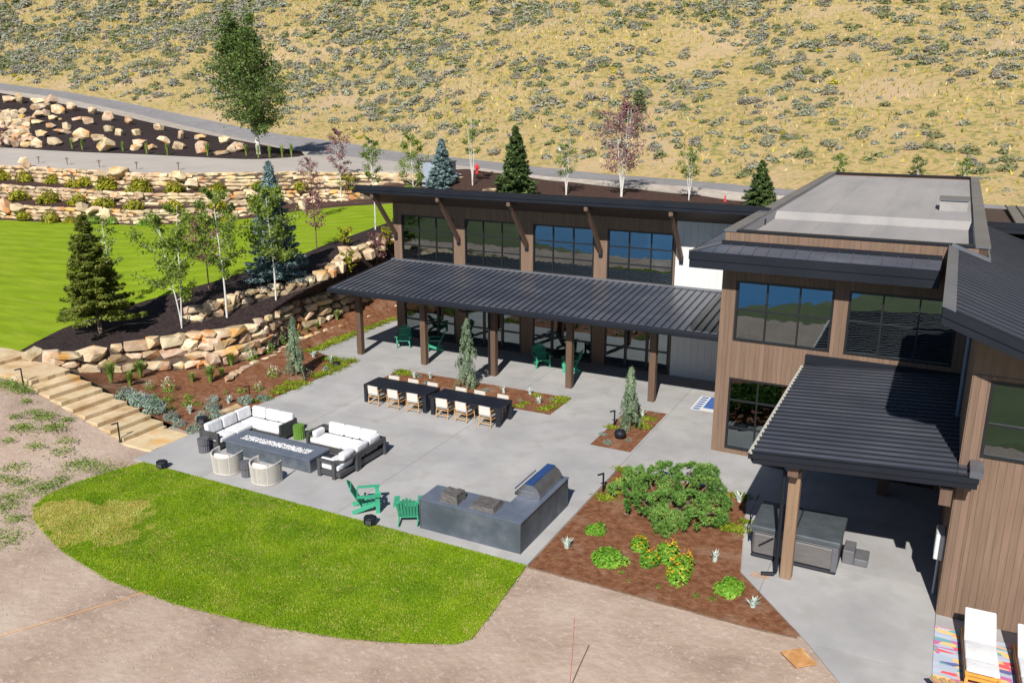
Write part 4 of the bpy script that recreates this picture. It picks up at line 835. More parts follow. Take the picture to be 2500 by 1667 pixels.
# club chairs
def club(x, y, lab, rot=0.):
    s = T('club_chair', lab, 'chair', x, y, 0, rot, 'woven club chairs before the fire table'); mb = MB(); fr_ = MB(); n = 20
    A = [math.radians(-200+220*i/n) for i in range(n+1)]; pos = lambda a, r_, z: (r_*1.05*math.copysign(abs(math.cos(a))**.8, math.cos(a)), r_*math.copysign(abs(math.sin(a))**.8, math.sin(a)), z)
    tz = lambda a: .70-.10*max(0, -math.sin(a))**2
    for i in range(n):
        for r0, r1_ in ((.40, .43),):
            a, b = A[i], A[i+1]; mb.add([pos(a, .42, .04), pos(b, .42, .04), pos(b, .45, tz(b)), pos(a, .45, tz(a)), pos(a, .40, .04), pos(b, .40, .04), pos(b, .43, tz(b)), pos(a, .43, tz(a))], [(0, 1, 2, 3), (5, 4, 7, 6), (3, 2, 6, 7), (0, 4, 5, 1)])
    mb.build('woven_shell', rope_g, s)
    for k in range(0, 141): 
        a = math.radians(-200+220*k/140)
    mr = MB()
    for k in range(70):
        a = math.radians(-198+216*k/69); mr.beam(pos(a, .428, .05), pos(a, .458, tz(a)), .012, .012)
    o = mr.build('rope_cords', rope, s); o['kind'] = 'stuff'
    fr_.tube([pos(a, .455, tz(a)) for a in A], .018, 6); fr_.tube([pos(a, .425, .03) for a in A], .018, 6)
    for a in (A[0], A[-1], math.radians(-130), math.radians(-90), math.radians(-50)): fr_.tube([pos(a, .43, .02), pos(a, .458, tz(a))], .015, 6)
    fr_.build('frame', rope, s); 
    o = MB().prism([pos(a, .38, 0)[:2] for a in [math.radians(t) for t in range(0, 360, 24)]], .2, .40).build('seat_cushion', cush_s, s, soft=.05)
    o = MB().box(-.3, -.34, .38, .3, -.2, .68).build('back_cushion', cush_s, s, soft=.06); return s
club(-19.95, 18.48, 'left one of two rounded woven club chairs before the fire table', .12); club(-18.28, 18.46, 'right one of two rounded woven club chairs before the fire table', .05)
def drum(x, y, lab, mat, r_=.2, h=.5, gap=True, grp=None):
    s = T('side_table', lab, 'side table', x, y, 0, 0, grp); n = 32
    def flut(z0, z1, rr_): 
        P = [((rr_*(1 if i % 2 else .91))*math.cos(2*math.pi*i/n), (rr_*(1 if i % 2 else .91))*math.sin(2*math.pi*i/n)) for i in range(n)]; return MB().prism(P, z0, z1)
    if gap: flut(0, h*.52, r_*.94).build('base', mat, s); MB().lathe([(r_*.8, h*.52), (r_*.8, h*.58)]).build('neck', mat, s); flut(h*.58, h*.92, r_).build('drum', mat, s); MB().lathe([(r_, h*.92), (r_*1.01, h*.95), (r_, h)], 24).build('top', mat, s)
    else: flut(0, h*.96, r_).build('drum', mat, s); MB().lathe([(r_*.93, h*.96), (r_*.93, h)], 24).build('top', mat, s)
fl = pm('grey_fluted', [(.085, .085, .1), (.12, .12, .135)], 3, .7)
drum(-21.83, 19.22, 'dark grey fluted round side table at the front arm of the left corner sofa', fl, .2, .5); drum(-19.1, 18.42, 'dark grey fluted round side table between the two woven club chairs', fl, .19, .5)
drum(-19.72, 21.66, 'green fluted round stool beside the right arm of the left corner sofa', grass_st, .21, .5, False); drum(-18.98, 21.62, 'green fluted round stool half hidden behind the arm of the right sofa', grass_st, .2, .46, False)
# dining tables and chairs
def dtable(x0, x1, lab):
    s = T('dining_table', lab, 'table', (x0+x1)/2, 26.32, 0, 0, 'long black dining tables'); y0, y1 = 25.8, 26.85
    n = 7; w_ = (y1-y0)/n
    for i in range(n): MB().box(x0, y0+i*w_+.003, .665, x1, y0+(i+1)*w_-.003, .74).build('top_plank', navy, s, world=True)
    for x in (x0, x1-.17):
        for y in (y0+.01, y1-.15): MB().box(x+.003, y, 0, x+.167, y+.14, .66).build('leg', navy, s, world=True)
    MB().box(x0+.18, y0+.05, .56, x1-.18, y0+.09, .66).build('apron', navy, s, world=True); MB().box(x0+.18, y1-.1, .56, x1-.18, y1-.06, .66).build('apron', navy, s, world=True)
dtable(-19.95, -17.0, 'left one of two long black dining tables standing end to end'); dtable(-16.8, -13.8, 'right one of two long black dining tables standing end to end')
dc = T('dining_chair', 'x', 'chair', 0, 0)
fr_ = MB()
for sx in (-1, 1):
    fr_.tube([(sx*.25, -.02, 0), (sx*.25, .05, .42)], .018, 6); fr_.tube([(sx*.25, .05, .42), (sx*.24, -.03, .80)], .016, 6); fr_.tube([(sx*.27, .52, 0), (sx*.27, .50, .62)], .018, 6); fr_.beam((sx*.27, .53, .62), (sx*.25, .0, .64), .04, .022)
    fr_.beam((sx*.25, .0, .30), (sx*.26, .5, .30), .02, .03)
for z in (.14, .34): fr_.beam((-.25, .02, z), (.25, .02, z), .02, .03)
fr_.beam((-.26, .5, .36), (.26, .5, .36), .02, .04); fr_.build('frame', teak, dc)
MB().box(-.235, -.015, .47, .235, .02, .80).build('backrest', rope, dc).rotation_euler = (.0, 0, 0); MB().box(-.24, .04, .40, .24, .5, .43).build('seat', rope, dc)
soft(dc, -.22, .06, .43, .22, .48, .5, .03, cush_s, 'seat_pad')
xs = [-19.36, -18.42, -17.5, -16.18, -15.34, -14.32]
for i, x in enumerate(xs):
    tb = 'left' if i < 3 else 'right'; k = i % 3; w3 = ['left', 'middle', 'right'][k]
    c = dc if i == 0 else copy_tree(dc); c.location = (x, 25.62, 0); c.rotation_euler.z = random.uniform(-.1, .1); c['label'] = f'teak and rope dining chair, {w3} one on the near side of the {tb} black table'; c['group'] = 'dining chairs at the black tables'
for i, x in enumerate(xs):
    tb = 'left' if i < 3 else 'right'; k = i % 3; w3 = ['left', 'middle', 'right'][k]
    c = copy_tree(dc); c.location = (x, 27.08, 0); c.rotation_euler.z = math.pi+random.uniform(-.06, .06); c['label'] = f'dining chair with only its back top showing, {w3} one behind the {tb} black table'; c['group'] = 'dining chairs at the black tables'
# grill island
s = T('grill_island', 'L shaped dark slate outdoor kitchen island on the patio by the lawn', 'kitchen island', -10.5, 19)
mb = MB(); mb.prism([(-12.2, 18.06), (-9.04, 18.06), (-9.04, 21.2), (-9.82, 21.2), (-9.82, 19.0), (-12.2, 19.0)], 0, .895); mb.build('base', slate, s, world=True)
MB().prism([(-12.22, 18.04), (-9.02, 18.04), (-9.02, 21.22), (-9.84, 21.22), (-9.84, 19.02), (-12.22, 19.02)], .897, .93).build('countertop', slate_t, s, world=True)
for x in (-9.06, -12.215): MB().box(x, 18.035, .01, x+.025, 18.055, .89).build('corner_trim', slate, s, world=True)
g = T('grill', 'stainless steel built-in gas grill with closed hood on the right arm of the island', 'grill', -9.5, 20.2, .93)
mb = MB(); mb.xzprofile([(-9.86, .935), (-9.16, .935), (-9.14, 1.08), (-9.24, 1.24), (-9.38, 1.33), (-9.6, 1.33), (-9.86, 1.05)], 19.46, 20.98); mb.build('hood', steel, g, world=True)
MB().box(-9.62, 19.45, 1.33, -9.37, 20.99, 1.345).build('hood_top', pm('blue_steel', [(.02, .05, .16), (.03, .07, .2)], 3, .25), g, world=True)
MB().tube([(-9.96, 19.55, 1.09), (-9.96, 20.9, 1.09)], .02, 8).build('handle', steel, g, world=True); MB().box(-9.93, 19.46, .94, -9.865, 20.98, 1.02).build('control_panel', steel, g, world=True)
MB().yzprofile([(19.43, .94), (19.455, .94), (19.455, 1.1), (19.43, 1.1)], -9.8, -9.3).build('side_plate', steel, g, world=True)
def tarpbox(x, y, w_, d_, h_, lab, name='grill_cover', rz=0.):
    bm = bmesh.new(); bmesh.ops.create_cube(bm, size=1); bmesh.ops.subdivide_edges(bm, edges=bm.edges, cuts=6, use_grid_fill=True)
    for v in bm.verts:
        q = v.co.copy(); t = (.5-q.z); v.co = Vector((q.x*w_*(1+.16*t*t), q.y*d_*(1+.16*t*t), (q.z+.5)*h_)); nn = noise.noise(q*5+Vector((x, y, 0)))
        v.co += Vector((q.x, q.y, .4))*nn*.045; 
        if q.z > .49: v.co.z -= .03*h_*(1-abs(q.x)*2)*3
    me = bpy.data.meshes.new(name); bm.to_mesh(me); bm.free(); me.materials.append(tarp)
    for p in me.polygons: p.use_smooth = False
    o = bpy.data.objects.new(name, me); put(o); o.location = (x, y, .93); o.rotation_euler.z = rz; tag(o, lab, 'cover'); return o
tarpbox(-11.33, 18.42, .5, .46, .26, 'tall boxy dark grey fabric cover near the left end of the island top'); tarpbox(-10.3, 18.5, .66, .58, .13, 'low wrinkled grey fabric cover in the middle of the island top', rz=.05)
MB().box(-10.68, 18.17, .931, -9.95, 18.85, .945).build('burner_plate', steel, g, world=True)
# adirondack chairs
ad = T('adirondack_chair', 'x', 'chair', 0, 0)
for sx in (-1, 1):
    MB().beam((sx*.27, .36, .34), (sx*.27, -.46, .05), .03, .12).build('rear_leg', greenp, ad); MB().box(sx*.31-.02, .22, 0, sx*.31+.02, .34, .56).build('front_leg', greenp, ad)
    MB().prism([(sx*.34-.07, -.30), (sx*.34+.07, -.30), (sx*.34+.08, .36), (sx*.34-.08, .36)], .565, .59).build('armrest', greenp, ad)
for k in range(6):
    y = .34-.1*k; z = .375-.036*k; MB().add([(-.27, y-.04, z-.014), (.27, y-.04, z-.014), (.27, y+.045, z+.012), (-.27, y+.045, z+.012), (-.27, y-.04, z+.008), (.27, y-.04, z+.008), (.27, y+.045, z+.034), (-.27, y+.045, z+.034)], [(0, 3, 2, 1), (4, 5, 6, 7), (0, 1, 5, 4), (1, 2, 6, 5), (2, 3, 7, 6), (3, 0, 4, 7)]).build('seat_slat', greenp, ad)
for k in range(7):
    x = (k-3)*.082; top = .98-.035*abs(k-3)**1.5; yb, zb = -.18, .2; yt = yb-.42*(top-zb)/.8
    MB().beam((x, yb, zb), (x*1.12, yt, top), .07, .02, up=(0, 1, 0)).build('back_slat', greenp, ad)
MB().beam((-.33, -.30, .54), (.33, -.30, .54), .03, .06).build('back_rail', greenp, ad); MB().beam((-.27, -.48, .80), (.27, -.48, .80), .03, .05).build('back_rail', greenp, ad)
AD = [(-14.22, 18.32, math.atan2(-.8, .6), 'green slatted garden chair seen from its side at the patio edge'), (-12.78, 18.32, math.atan2(.5, .86), 'green slatted garden chair seen from behind, right beside the grill island'),
      (-22.98, 33.1, math.pi+math.atan2(.46, .89), 'green slatted garden chair under the porch, left of the second post, facing out'), (-21.35, 33.25, math.atan2(.87, -.45), 'green slatted garden chair under the porch partly hidden behind the second post'),
      (-15.6, 33.25, math.pi+math.atan2(.6, .7), 'green slatted garden chair under the porch between the third and fourth posts'), (-14.2, 33.25, math.atan2(.87, -.45), 'green slatted garden chair under the porch partly hidden behind the fourth post')]
for i, (x, y, a, lab) in enumerate(AD):
    c = ad if i == 0 else copy_tree(ad); c.location = (x, y, 0); c.rotation_euler.z = a; c['label'] = lab; c['group'] = 'green garden chairs'
# hot tub
s = T('hot_tub', 'square hot tub with grey brown cabinet and closed slate grey cover behind the terrace post', 'hot tub', -2.5, 21.5)
MB().cbox(-3.56, 20.74, .02, -1.42, 22.28, .10, .03).build('base', darkm, s, world=True); MB().cbox(-3.55, 20.75, .1, -1.43, 22.27, .74, .06).build('cabinet', tubside, s, world=True)
MB().cbox(-3.57, 20.73, .745, -1.41, 22.29, .785, .015).build('rim', capm, s, world=True)
soft(s, -3.6, 20.70, .79, -2.52, 22.32, .95, .04, tubcov, 'cover_half'); soft(s, -2.50, 20.70, .79, -1.38, 22.32, .95, .04, tubcov, 'cover_half')
MB().cbox(-1.56, 20.73, .1, -1.41, 20.76, .74, .01).build('corner_panel', fl, s, world=True)
MB().tube([(-3.35, 20.68, .42), (-3.0, 20.67, .72)], .02, 6).build('cover_lifter', darkm, s, world=True); MB().tube([(-3.7, 21.2, .3), (-3.72, 21.2, 1.05), (-3.7, 22.1, 1.15)], .018, 6).build('cover_lifter', darkm, s, world=True)
s = T('tub_steps', 'small two tread grey plastic step at the right side of the hot tub', 'steps', -1.05, 21.8)
MB().cbox(-1.36, 21.5, 0, -1.08, 22.12, .38, .02).build('step', greyd := pm('grey_plastic', [(.10, .10, .11), (.14, .14, .15)], 3, .6), s, world=True); MB().cbox(-1.078, 21.5, 0, -.74, 22.12, .2, .02).build('step', greyd, s, world=True)
mb = MB()
for i in range(7): mb.box(-3.35+.07*i, 19.78, .004, -3.34+.07*i, 20.0, .012)
for i in range(4): mb.box(-3.36, 19.78+.07*i, .0125, -2.92, 19.79+.07*i, .018)
tag(mb.build('drain_grate', rustm), 'small rusty drain grate under the downspout outlet by the terrace post', 'grate')
# loungers and rug
s = T('sun_lounger', 'x', 'lounger', 0, 0)
for x in (-.3, .3):
    MB().box(x-.025, -1.05, .24, x+.025, .85, .29).build('rail', teak_o, s)
    for y in (-1.02, .78): MB().box(x-.03, y-.03, 0, x+.03, y+.03, .238).build('leg', teak_o, s)
MB().box(-.274, -1.05, .24, .274, -1.0, .29).build('end_rail', teak_o, s); MB().box(-.274, -.9, .235, .274, -.86, .285).build('cross_rail', teak_o, s)
soft(s, -.31, -.88, .295, .31, -.46, .38, .03, name='mattress'); soft(s, -.31, -.455, .295, .31, .22, .385, .03, name='mattress')
o = soft(s, -.31, 0, 0, .31, .85, .09, .03, name='back_mattress'); o.location = (0, .55, .53); o.rotation_euler = (.52, 0, 0)
o = MB().box(-.29, -.42, -.06, .29, .42, -.04).build('back_frame', navy, s); o.location = (0, .55, .53); o.rotation_euler = (.52, 0, 0)
MB().box(-.33, -.95, .02, -.31, .9, .235).build('side_shade', navy, s)  # dark sheet standing in for the shadow along the lounger's left side
s.location = (1.77, 18.5, 0); s.rotation_euler.z = .04; s['label'] = 'white cushioned orange teak sun lounger on the colourful rug by the timber wall'; s['group'] = 'sun loungers on the rug'
c = copy_tree(s); c.location = (2.78, 18.32, 0); c['label'] = 'white sun lounger cut off by the right edge of the picture'
rg = bpy.data.materials.new('patterned_rug'); rg.use_nodes = True; nt = rg.node_tree; N = nt.nodes; L = nt.links
ge = N.new('ShaderNodeNewGeometry'); mp = N.new('ShaderNodeMapping'); mp.inputs['Scale'].default_value = (2.9, 9, 1); L.new(ge.outputs['Position'], mp.inputs[0])
vo = N.new('ShaderNodeTexVoronoi'); vo.inputs['Scale'].default_value = 1.0; L.new(mp.outputs[0], vo.inputs['Vector']); vo.inputs['Randomness'].default_value = .6
rp = N.new('ShaderNodeValToRGB'); rp.color_ramp.interpolation = 'CONSTANT'; e = rp.color_ramp.elements
pal = [(.36, .42, .52), (.72, .32, .16), (.42, .46, .55), (.16, .36, .38), (.74, .50, .2), (.40, .45, .55), (.7, .1, .12), (.5, .14, .34), (.45, .5, .6), (.75, .38, .28), (.12, .13, .3)]
while len(e) < len(pal): e.new(.5)
for i, c_ in enumerate(pal): e[i].position = i/len(pal); e[i].color = (*c_, 1)
L.new(vo.outputs['Color'], rp.inputs['Fac']); L.new(rp.outputs[0], N['Principled BSDF'].inputs['Base Color']); N['Principled BSDF'].inputs['Roughness'].default_value = 1
mb = MB().box(.9, 16.4, .004, 3.9, 19.56, .016); tag(mb.build('outdoor_rug', rg), 'colourful woven outdoor rug in red, orange, teal and blue under the sun loungers', 'rug')
s = T('wooden_table', 'corner of a low pale wooden slat table at the bottom edge before the rug', 'table', 1.3, 16.9)
for i in range(5):
    a = G(2277+22*i, 1651+4*i, .35); MB().beam((a[0], a[1], .35), (a[0]+.55, a[1]-.9, .35), .12, .03).build('slat', teak, s, world=True)
for dx, dy in ((.1, -.1), (.9, -.6)): MB().box(1.0+dx, 16.9+dy, 0, 1.06+dx, 16.96+dy, .33).build('leg', teak, s, world=True)
s = T('door_mat_rug', 'blue and white patterned rug by the white wall, cut off behind the timber corner', 'rug', -6.9, 31.5)
a = G(1699, 982, 0); b = G(1718, 950, 0)
MB().box(a[0], 30.95, .004, -6.4, 32.6, .014).build('field', white, s, world=True); MB().box(a[0]+.42, 31.25, .0145, -6.4, 32.6, .02).build('centre', bluer, s, world=True)
for i in range(6): MB().box(a[0]+.08, 31.0+.27*i, .0145, a[0]+.34, 31.14+.27*i, .02).build('border_block', bluer, s, world=True)
# lights, speakers, bowl
def bollard(x, y, lab, h=.62, z=0., rot=2.6):
    s = T('path_light', lab, 'light', x, y, z, rot, 'black bent path lights'); MB().box(-.02, -.02, 0, .02, .02, h).build('post', darkm, s); MB().box(-.02, .021, h-.04, .02, .22, h).build('head', darkm, s); MB().box(-.05, -.05, 0, .05, .05, .012).build('foot', darkm, s)
bollard(-8.46, 22.6, 'black bent path light at the left edge of the big brown mulch bed'); bollard(-10.08, 27.9, 'black bent path light at the left side of the small planting bed')
bollard(-23.75, 26.75, 'black bent path light beside the weeping spruce at the garden edge'); bollard(-24.0, 23.68, 'black bent path light in the garden bed behind the corner sofa', .7)
bollard(-30.25, 18.5, 'black bent rail light at the top of the stone steps', .75, 1.25, 2.9); bollard(-25.1, 18.44, 'black bent rail light at the foot of the stone steps', .72, .05, 2.9)
def spk(x, y, z, lab, rz=.3, sc=1.):
    s = T('garden_speaker', lab, 'speaker', x, y, z, rz, 'black outdoor speakers'); n = 8
    P = [(.2*sc*math.cos(2*math.pi*(i+.5)/6), .17*sc*math.sin(2*math.pi*(i+.5)/6)) for i in range(6)]
    MB().prism(P, 0, .25*sc).build('cabinet', darkm, s, soft=.03); MB().box(-.08*sc, -.175*sc, .06*sc, .08*sc, -.155*sc, .19*sc).build('grille', alum, s)
spk(-22.05, 17.62, 0, 'black block shaped speaker where patio and lawn meet, left of the club chairs'); spk(-13.62, 17.6, 0, 'black block shaped speaker on the lawn edge in front of the green chairs')
p = hit(*r4(1360, 1468)); spk(p[0], p[1], p[2], 'black flat speaker between grey-green plants behind the corner sofa', .6, 1.1); p = hit(*r4(2260, 1085)); spk(p[0], p[1], p[2], 'black speaker in the pointed tip of the garden bed near the first porch post', .5, .9)
s = T('fire_bowl', 'round glossy black bowl standing in the small bed by the narrow weeping spruce', 'bowl', -9.48, 26.88); MB().lathe([(.09, 0), (.19, .08), (.22, .17), (.19, .27), (.1, .32)], 20).build('bowl', darkm, s, smooth=True); MB().lathe([(.1, .32), (.085, .335)], 20).build('lid', darkm, s)
for i, (x, y) in enumerate([(262, 1098), (453, 1107), (668, 1125), (920, 1138), (1200, 1142)]):
    p = hit(*r1(x, y)); s = thing('mushroom_light', f'small mushroom path light on the gravel margin of the driveway, {ORD[i]} from the left', 'light', tuple(p), 0, 'mushroom lights along the driveway'); MB().tube([(0, 0, 0), (0, 0, .55)], .035, 6).build('stem', barkm, s); MB().lathe([(.2, .52), (.05, .62)], 10).build('cap', barkm, s)
p = hit(*r2(1003, 1165)); s = thing('fire_hydrant', 'red fire hydrant in the dark mulch beside a young white barked tree', 'hydrant', tuple(p)); MB().lathe([(.17, 0), (.17, .06), (.12, .08), (.12, .55), (.16, .57), (.14, .68), (.05, .8), (.03, .86)], 12).build('barrel', redm, s); MB().tube([(-.24, 0, .45), (.24, 0, .45)], .07, 8).build('nozzle', redm, s); MB().tube([(0, -.22, .42), (0, 0, .42)], .09, 8).build('nozzle', redm, s)
p = hit(*r3(330, 1355)); s = thing('marker_cone', 'small red marker in the dark mulch above the roof edge', 'marker', tuple(p)); MB().lathe([(.14, 0), (.14, .03), (.09, .04), (.03, .45)], 8).build('cone', redm, s)
p = hit(*r2(750, 1255)); s = thing('utility_box', 'grey utility cabinet behind the pale blue spruce beyond the roof', 'box', tuple(p), .12); MB().cbox(-1.35, -.5, 0, 1.25, .6, 2.0, .05).build('cabinet', greyp, s); MB().box(-1.4, -.55, 2.0, 1.3, .65, 2.08).build('lid', capm, s)
p = hit(*r2(1560, 1130)); s = thing('road_sign', 'small white sign on a thin pole beside the road', 'sign', tuple(p), .3); MB().tube([(0, 0, 0), (0, 0, 2.2)], .03, 6).build('pole', steel, s); MB().box(-.14, -.045, 1.5, .14, -.03, 2.1).build('plate', white, s)
for lab, mt_, L_p in (('orange string line lying over dirt and lawn towards the grill island', cord_m, [(-10, 1547), (110, 1513), (215, 1482), (330, 1448), (400, 1430), (470, 1410), (600, 1375), (740, 1335), (860, 1300), (960, 1275), (1005, 1258), (1022, 1240)]), ('pink string line lying across the bare dirt', pink_m, [(1385, 1700), (1393, 1640), (1398, 1570), (1402, 1500)])):
    mb = MB(); P_ = [G(x, y, .045) for x, y in L_p]; P_ = [(*p[:2], gz(p[0], p[1])+.03) for p in P_]; mb.tube(P_, .005, 4); tag(mb.build('string_line', mt_), lab, 'string')
P_ = [G(*rb(x, y), .02) for x, y in [(1392, 1580), (1440, 1470), (1500, 1338)]]; tag(MB().tube([(*p[:2], gz(p[0], p[1])+.015) for p in P_], .012, 5).build('metal_rod', barkm), 'thin dark metal rod lying on the bare dirt near the pink string', 'rod')
q = [(-2.08, 16.91), (-1.68, 17.25), (-1.32, 16.83), (-1.69, 16.52)]; cx = sum(a for a, b in q)/4; cy = sum(b for a, b in q)/4
s = T('plywood_sheet', 'small orange brown plywood sheet lying on dirt beside the patio', 'board', cx, cy); MB().prism([(a-cx, b-cy) for a, b in q], .02, .05).build('sheet', rustm, s)
# ------------------------------------------------------------------ plants
def tris(P, Nn, size, elong=1.6, along=None):
    n = len(P); size = np.broadcast_to(size, n)[:, None]
    Nn = Nn/np.maximum(np.linalg.norm(Nn, axis=1), 1e-6)[:, None]
    a = rng.normal(size=(n, 3)) if along is None else along+rng.normal(size=(n, 3))*.25
    a -= (a*Nn).sum(1)[:, None]*Nn; a /= np.maximum(np.linalg.norm(a, axis=1), 1e-6)[:, None]; b = np.cross(Nn, a)
    V = np.stack([P-a*size*elong*.5-b*size*.5, P-a*size*elong*.5+b*size*.5, P+a*size*elong*.5], 1)
    return V.reshape(-1, 3)
def tmesh(name, V, mat, mi=None): return mesh_np(name, V, np.arange(len(V)).reshape(-1, 3), mat, mi)
def dome(n, r, h, size, lump=.25, seed=0, base=0.):
    d = rng.normal(size=(n, 3)); d[:, 2] = np.abs(d[:, 2]); d /= np.linalg.norm(d, axis=1)[:, None]
    k = rng.normal(size=(7, 3)); k[:, 2] = abs(k[:, 2]); k /= np.linalg.norm(k, axis=1)[:, None]
    lum = (np.clip((d@k.T), 0, 1)**6).max(1); rr = (1-lump+lump*1.6*lum)*rng.uniform(.55, 1.05, n)**.6
    P = d*rr[:, None]*np.array([r, r, h]); P[:, 2] += base
    return P, d*.8+rng.normal(size=(n, 3))*.5+np.array((0, -.25, .6))*0+np.array((0, 0, .7))
def shrub_mesh(name, mat, n=220, r=.5, h=.45, size=.07, lump=.3, elong=1.6, extra=None):
    P, Nn = dome(n, r, h, size, lump); V = tris(P, Nn, size*rng.uniform(.7, 1.3, n), elong); mi = None; mats = [mat]
    if extra:
        m2, k, s2 = extra; P2, N2 = dome(k, r*1.06, h*1.12, s2, lump); P2 = P2[P2[:, 2] > h*.35]; V2 = tris(P2, np.tile((0, 0, 1.), (len(P2), 1))+rng.normal(size=P2.shape)*.3, s2, 1.2)
        mi = np.r_[np.zeros(len(V)//3, np.int32), np.ones(len(V2)//3, np.int32)]; V = np.concatenate([V, V2]); mats = [mat, m2]
    return tmesh(name, V, mats, mi)
def tuft_mesh(name, mat, n=60, h=.8, w_=.02, spread=.35, tip=None):
    a = rng.uniform(0, 2*np.pi, n); l = rng.uniform(.1, 1, n)*spread; hh = h*rng.uniform(.6, 1.1, n); r0 = rng.uniform(0, .07, n)
    c = np.c_[np.cos(a)*r0, np.sin(a)*r0, 0*a]; d = np.c_[-np.sin(a), np.cos(a), 0*a]*w_/2; md = np.c_[np.cos(a)*l*.4, np.sin(a)*l*.4, hh*.65]; tp = np.c_[np.cos(a)*l, np.sin(a)*l, hh]
    V = np.stack([c-d, c+d, md+d, c-d, md+d, md-d, md-d, md+d, tp], 1).reshape(-1, 3); return tmesh(name, V, mat)
def plant(name, me, px, py, wpx, label, cat, group=None, r0=.5, zscale=1., at=None, sh=.55):
    p = hit(px, py) if at is None else np.array((at[0], at[1], gz(*at))); s = float(np.dot(p-CAM, _f))/F*wpx/(2*r0) if wpx else 1
    o = bpy.data.objects.new(name, me); put(o); o.location = (p[0], p[1]+r0*s*sh, p[2]-.02); o.scale = (s, s, s*zscale*random.uniform(.9, 1.1)); o.rotation_euler.z = random.uniform(0, 6.28); tag(o, label, cat, group); return o
def ordl(fmt, L_): return [(b, fmt.format(ORD[i])) for i, b in enumerate(sorted(L_))]
YS = [shrub_mesh('shrub', ygreen, 700, .5, .5, .07, .35) for k in range(3)]; GS = [shrub_mesh('shrub', bright, 600, .5, .5, .06, .35) for k in range(2)]
for row, wall_, L_ in (('top', 'uppermost', [(35, 1202, 105), (195, 1212, 95), (375, 1227, 85), (520, 1252, 90), (592, 1248, 90), (750, 1266, 135), (960, 1281, 125), (1195, 1286, 110), (1480, 1286, 95), (1745, 1258, 80), (2040, 1270, 85)]),
                       ('middle', 'middle', [(160, 1337, 120), (350, 1358, 115), (535, 1371, 100), (720, 1386, 115), (925, 1402, 105), (1195, 1402, 95), (1480, 1396, 100), (1700, 1385, 85)]),
                       ('bottom', 'lowest', [(180, 1467, 85), (375, 1482, 110), (485, 1492, 70), (635, 1492, 80), (770, 1497, 75), (980, 1507, 70), (1310, 1500, 80), (1540, 1477, 75)])):
    for (x, y, a), lab in ordl('yellow-green shrub at the foot of the '+wall_+' terrace wall, {} from the left', L_): plant('shrub', random.choice(YS if row != 'bottom' or x < 500 else GS+YS[:1]), *r1(x, y), a/2.75*1.3, lab, 'shrub', 'shrubs on the stone terraces', sh=-.35)
TG = [tuft_mesh('grass_clump', grassl, 120, 1.15, .06, .26) for k in range(3)]; TD = [tuft_mesh('grass_clump', grassl, 260, .72, .034, .4) for k in range(3)]
for (x, y), lab in ordl('upright green grass clump along the driveway edge, {} from the left', [(470, 1003), (538, 1013), (680, 1025), (812, 1023), (972, 1043), (1110, 1050), (1380, 1053), (1640, 1052), (1722, 1066), (1797, 1058), (1883, 1062), (1945, 1056)]): plant('grass_clump', random.choice(TG), *r1(x, y), 0, lab, 'grass clump', 'grass clumps along the driveway')
for (x, y, a), lab in ordl('feathery green grass clump below the boulder wall, {} from the left', [(715, 1195, 100), (850, 1218, 80), (915, 1168, 95), (1275, 1197, 62), (1390, 1202, 90), (1475, 1157, 55), (1535, 1087, 75), (2000, 892, 38), (2055, 862, 36), (2120, 842, 42), (2250, 778, 60)]): plant('grass_clump', random.choice(TD), *r4(x, y), a/2.75*1.35, lab, 'grass clump', 'grass clumps in the garden bed', r0=.42, zscale=1.1)
WF = [shrub_mesh('flower_clump', bright, 260, .45, .7, .05, .3, extra=(whitef, 90, .07)) for k in range(2)]
for (x, y, a), lab in ordl('white flowering clump in the brown garden bed, {} from the left', [(985, 1242, 60), (1105, 1257, 80), (1720, 1252, 60), (1812, 1162, 72), (1660, 1042, 92), (1780, 992, 82), (1870, 932, 62)]): plant('flower_clump', random.choice(WF), *r4(x, y), a/2.75*1.45, lab, 'flowers', 'white flowering clumps')
CM = [shrub_mesh('catmint', laven, 520, .56, .48, .05, .35, 2.2, extra=(lavfl, 160, .035)) for k in range(3)]
for (x, y, a), lab in ordl('grey-green catmint mound in the garden bed, {} from the left', [(830, 1302, 115), (905, 1345, 130), (968, 1352, 120), (1010, 1398, 130), (1130, 1447, 95), (1195, 1497, 92), (1275, 1532, 100), (1325, 1442, 82), (1410, 1387, 100), (1432, 1432, 82), (1425, 1322, 72), (1630, 1337, 88), (1745, 1317, 72), (2175, 1112, 46), (2310, 1052, 46)]): plant('catmint', random.choice(CM), *r4(x, y), a/2.75*1.2, lab, 'shrub', 'catmint mounds')
SGm = [shrub_mesh('small_plant', bright, 90, .35, .45, .07, .4) for k in range(2)]
for (x, y, a), lab in ordl('small young green plant in the garden bed, {} from the left', [(1105, 1322, 60), (1240, 1352, 60), (1252, 1307, 55), (1310, 1352, 45), (1140, 1372, 40), (1610, 1262, 50), (1030, 1300, 40)]): plant('small_plant', random.choice(SGm), *r4(x, y), a/2.75*1.4, lab, 'plant', 'small plants in the garden bed', r0=.35)
plant('flower_clump', shrub_mesh('flower_clump', bright, 120, .4, .9, .06, .3, extra=(redf, 14, .12)), *r4(1503, 1272), 50/2.75, 'thin plant with one red flower before the low stone edging', 'flowers')
YC = [tuft_mesh('yucca', yucca, 34, .34, .045, .25) for k in range(2)]
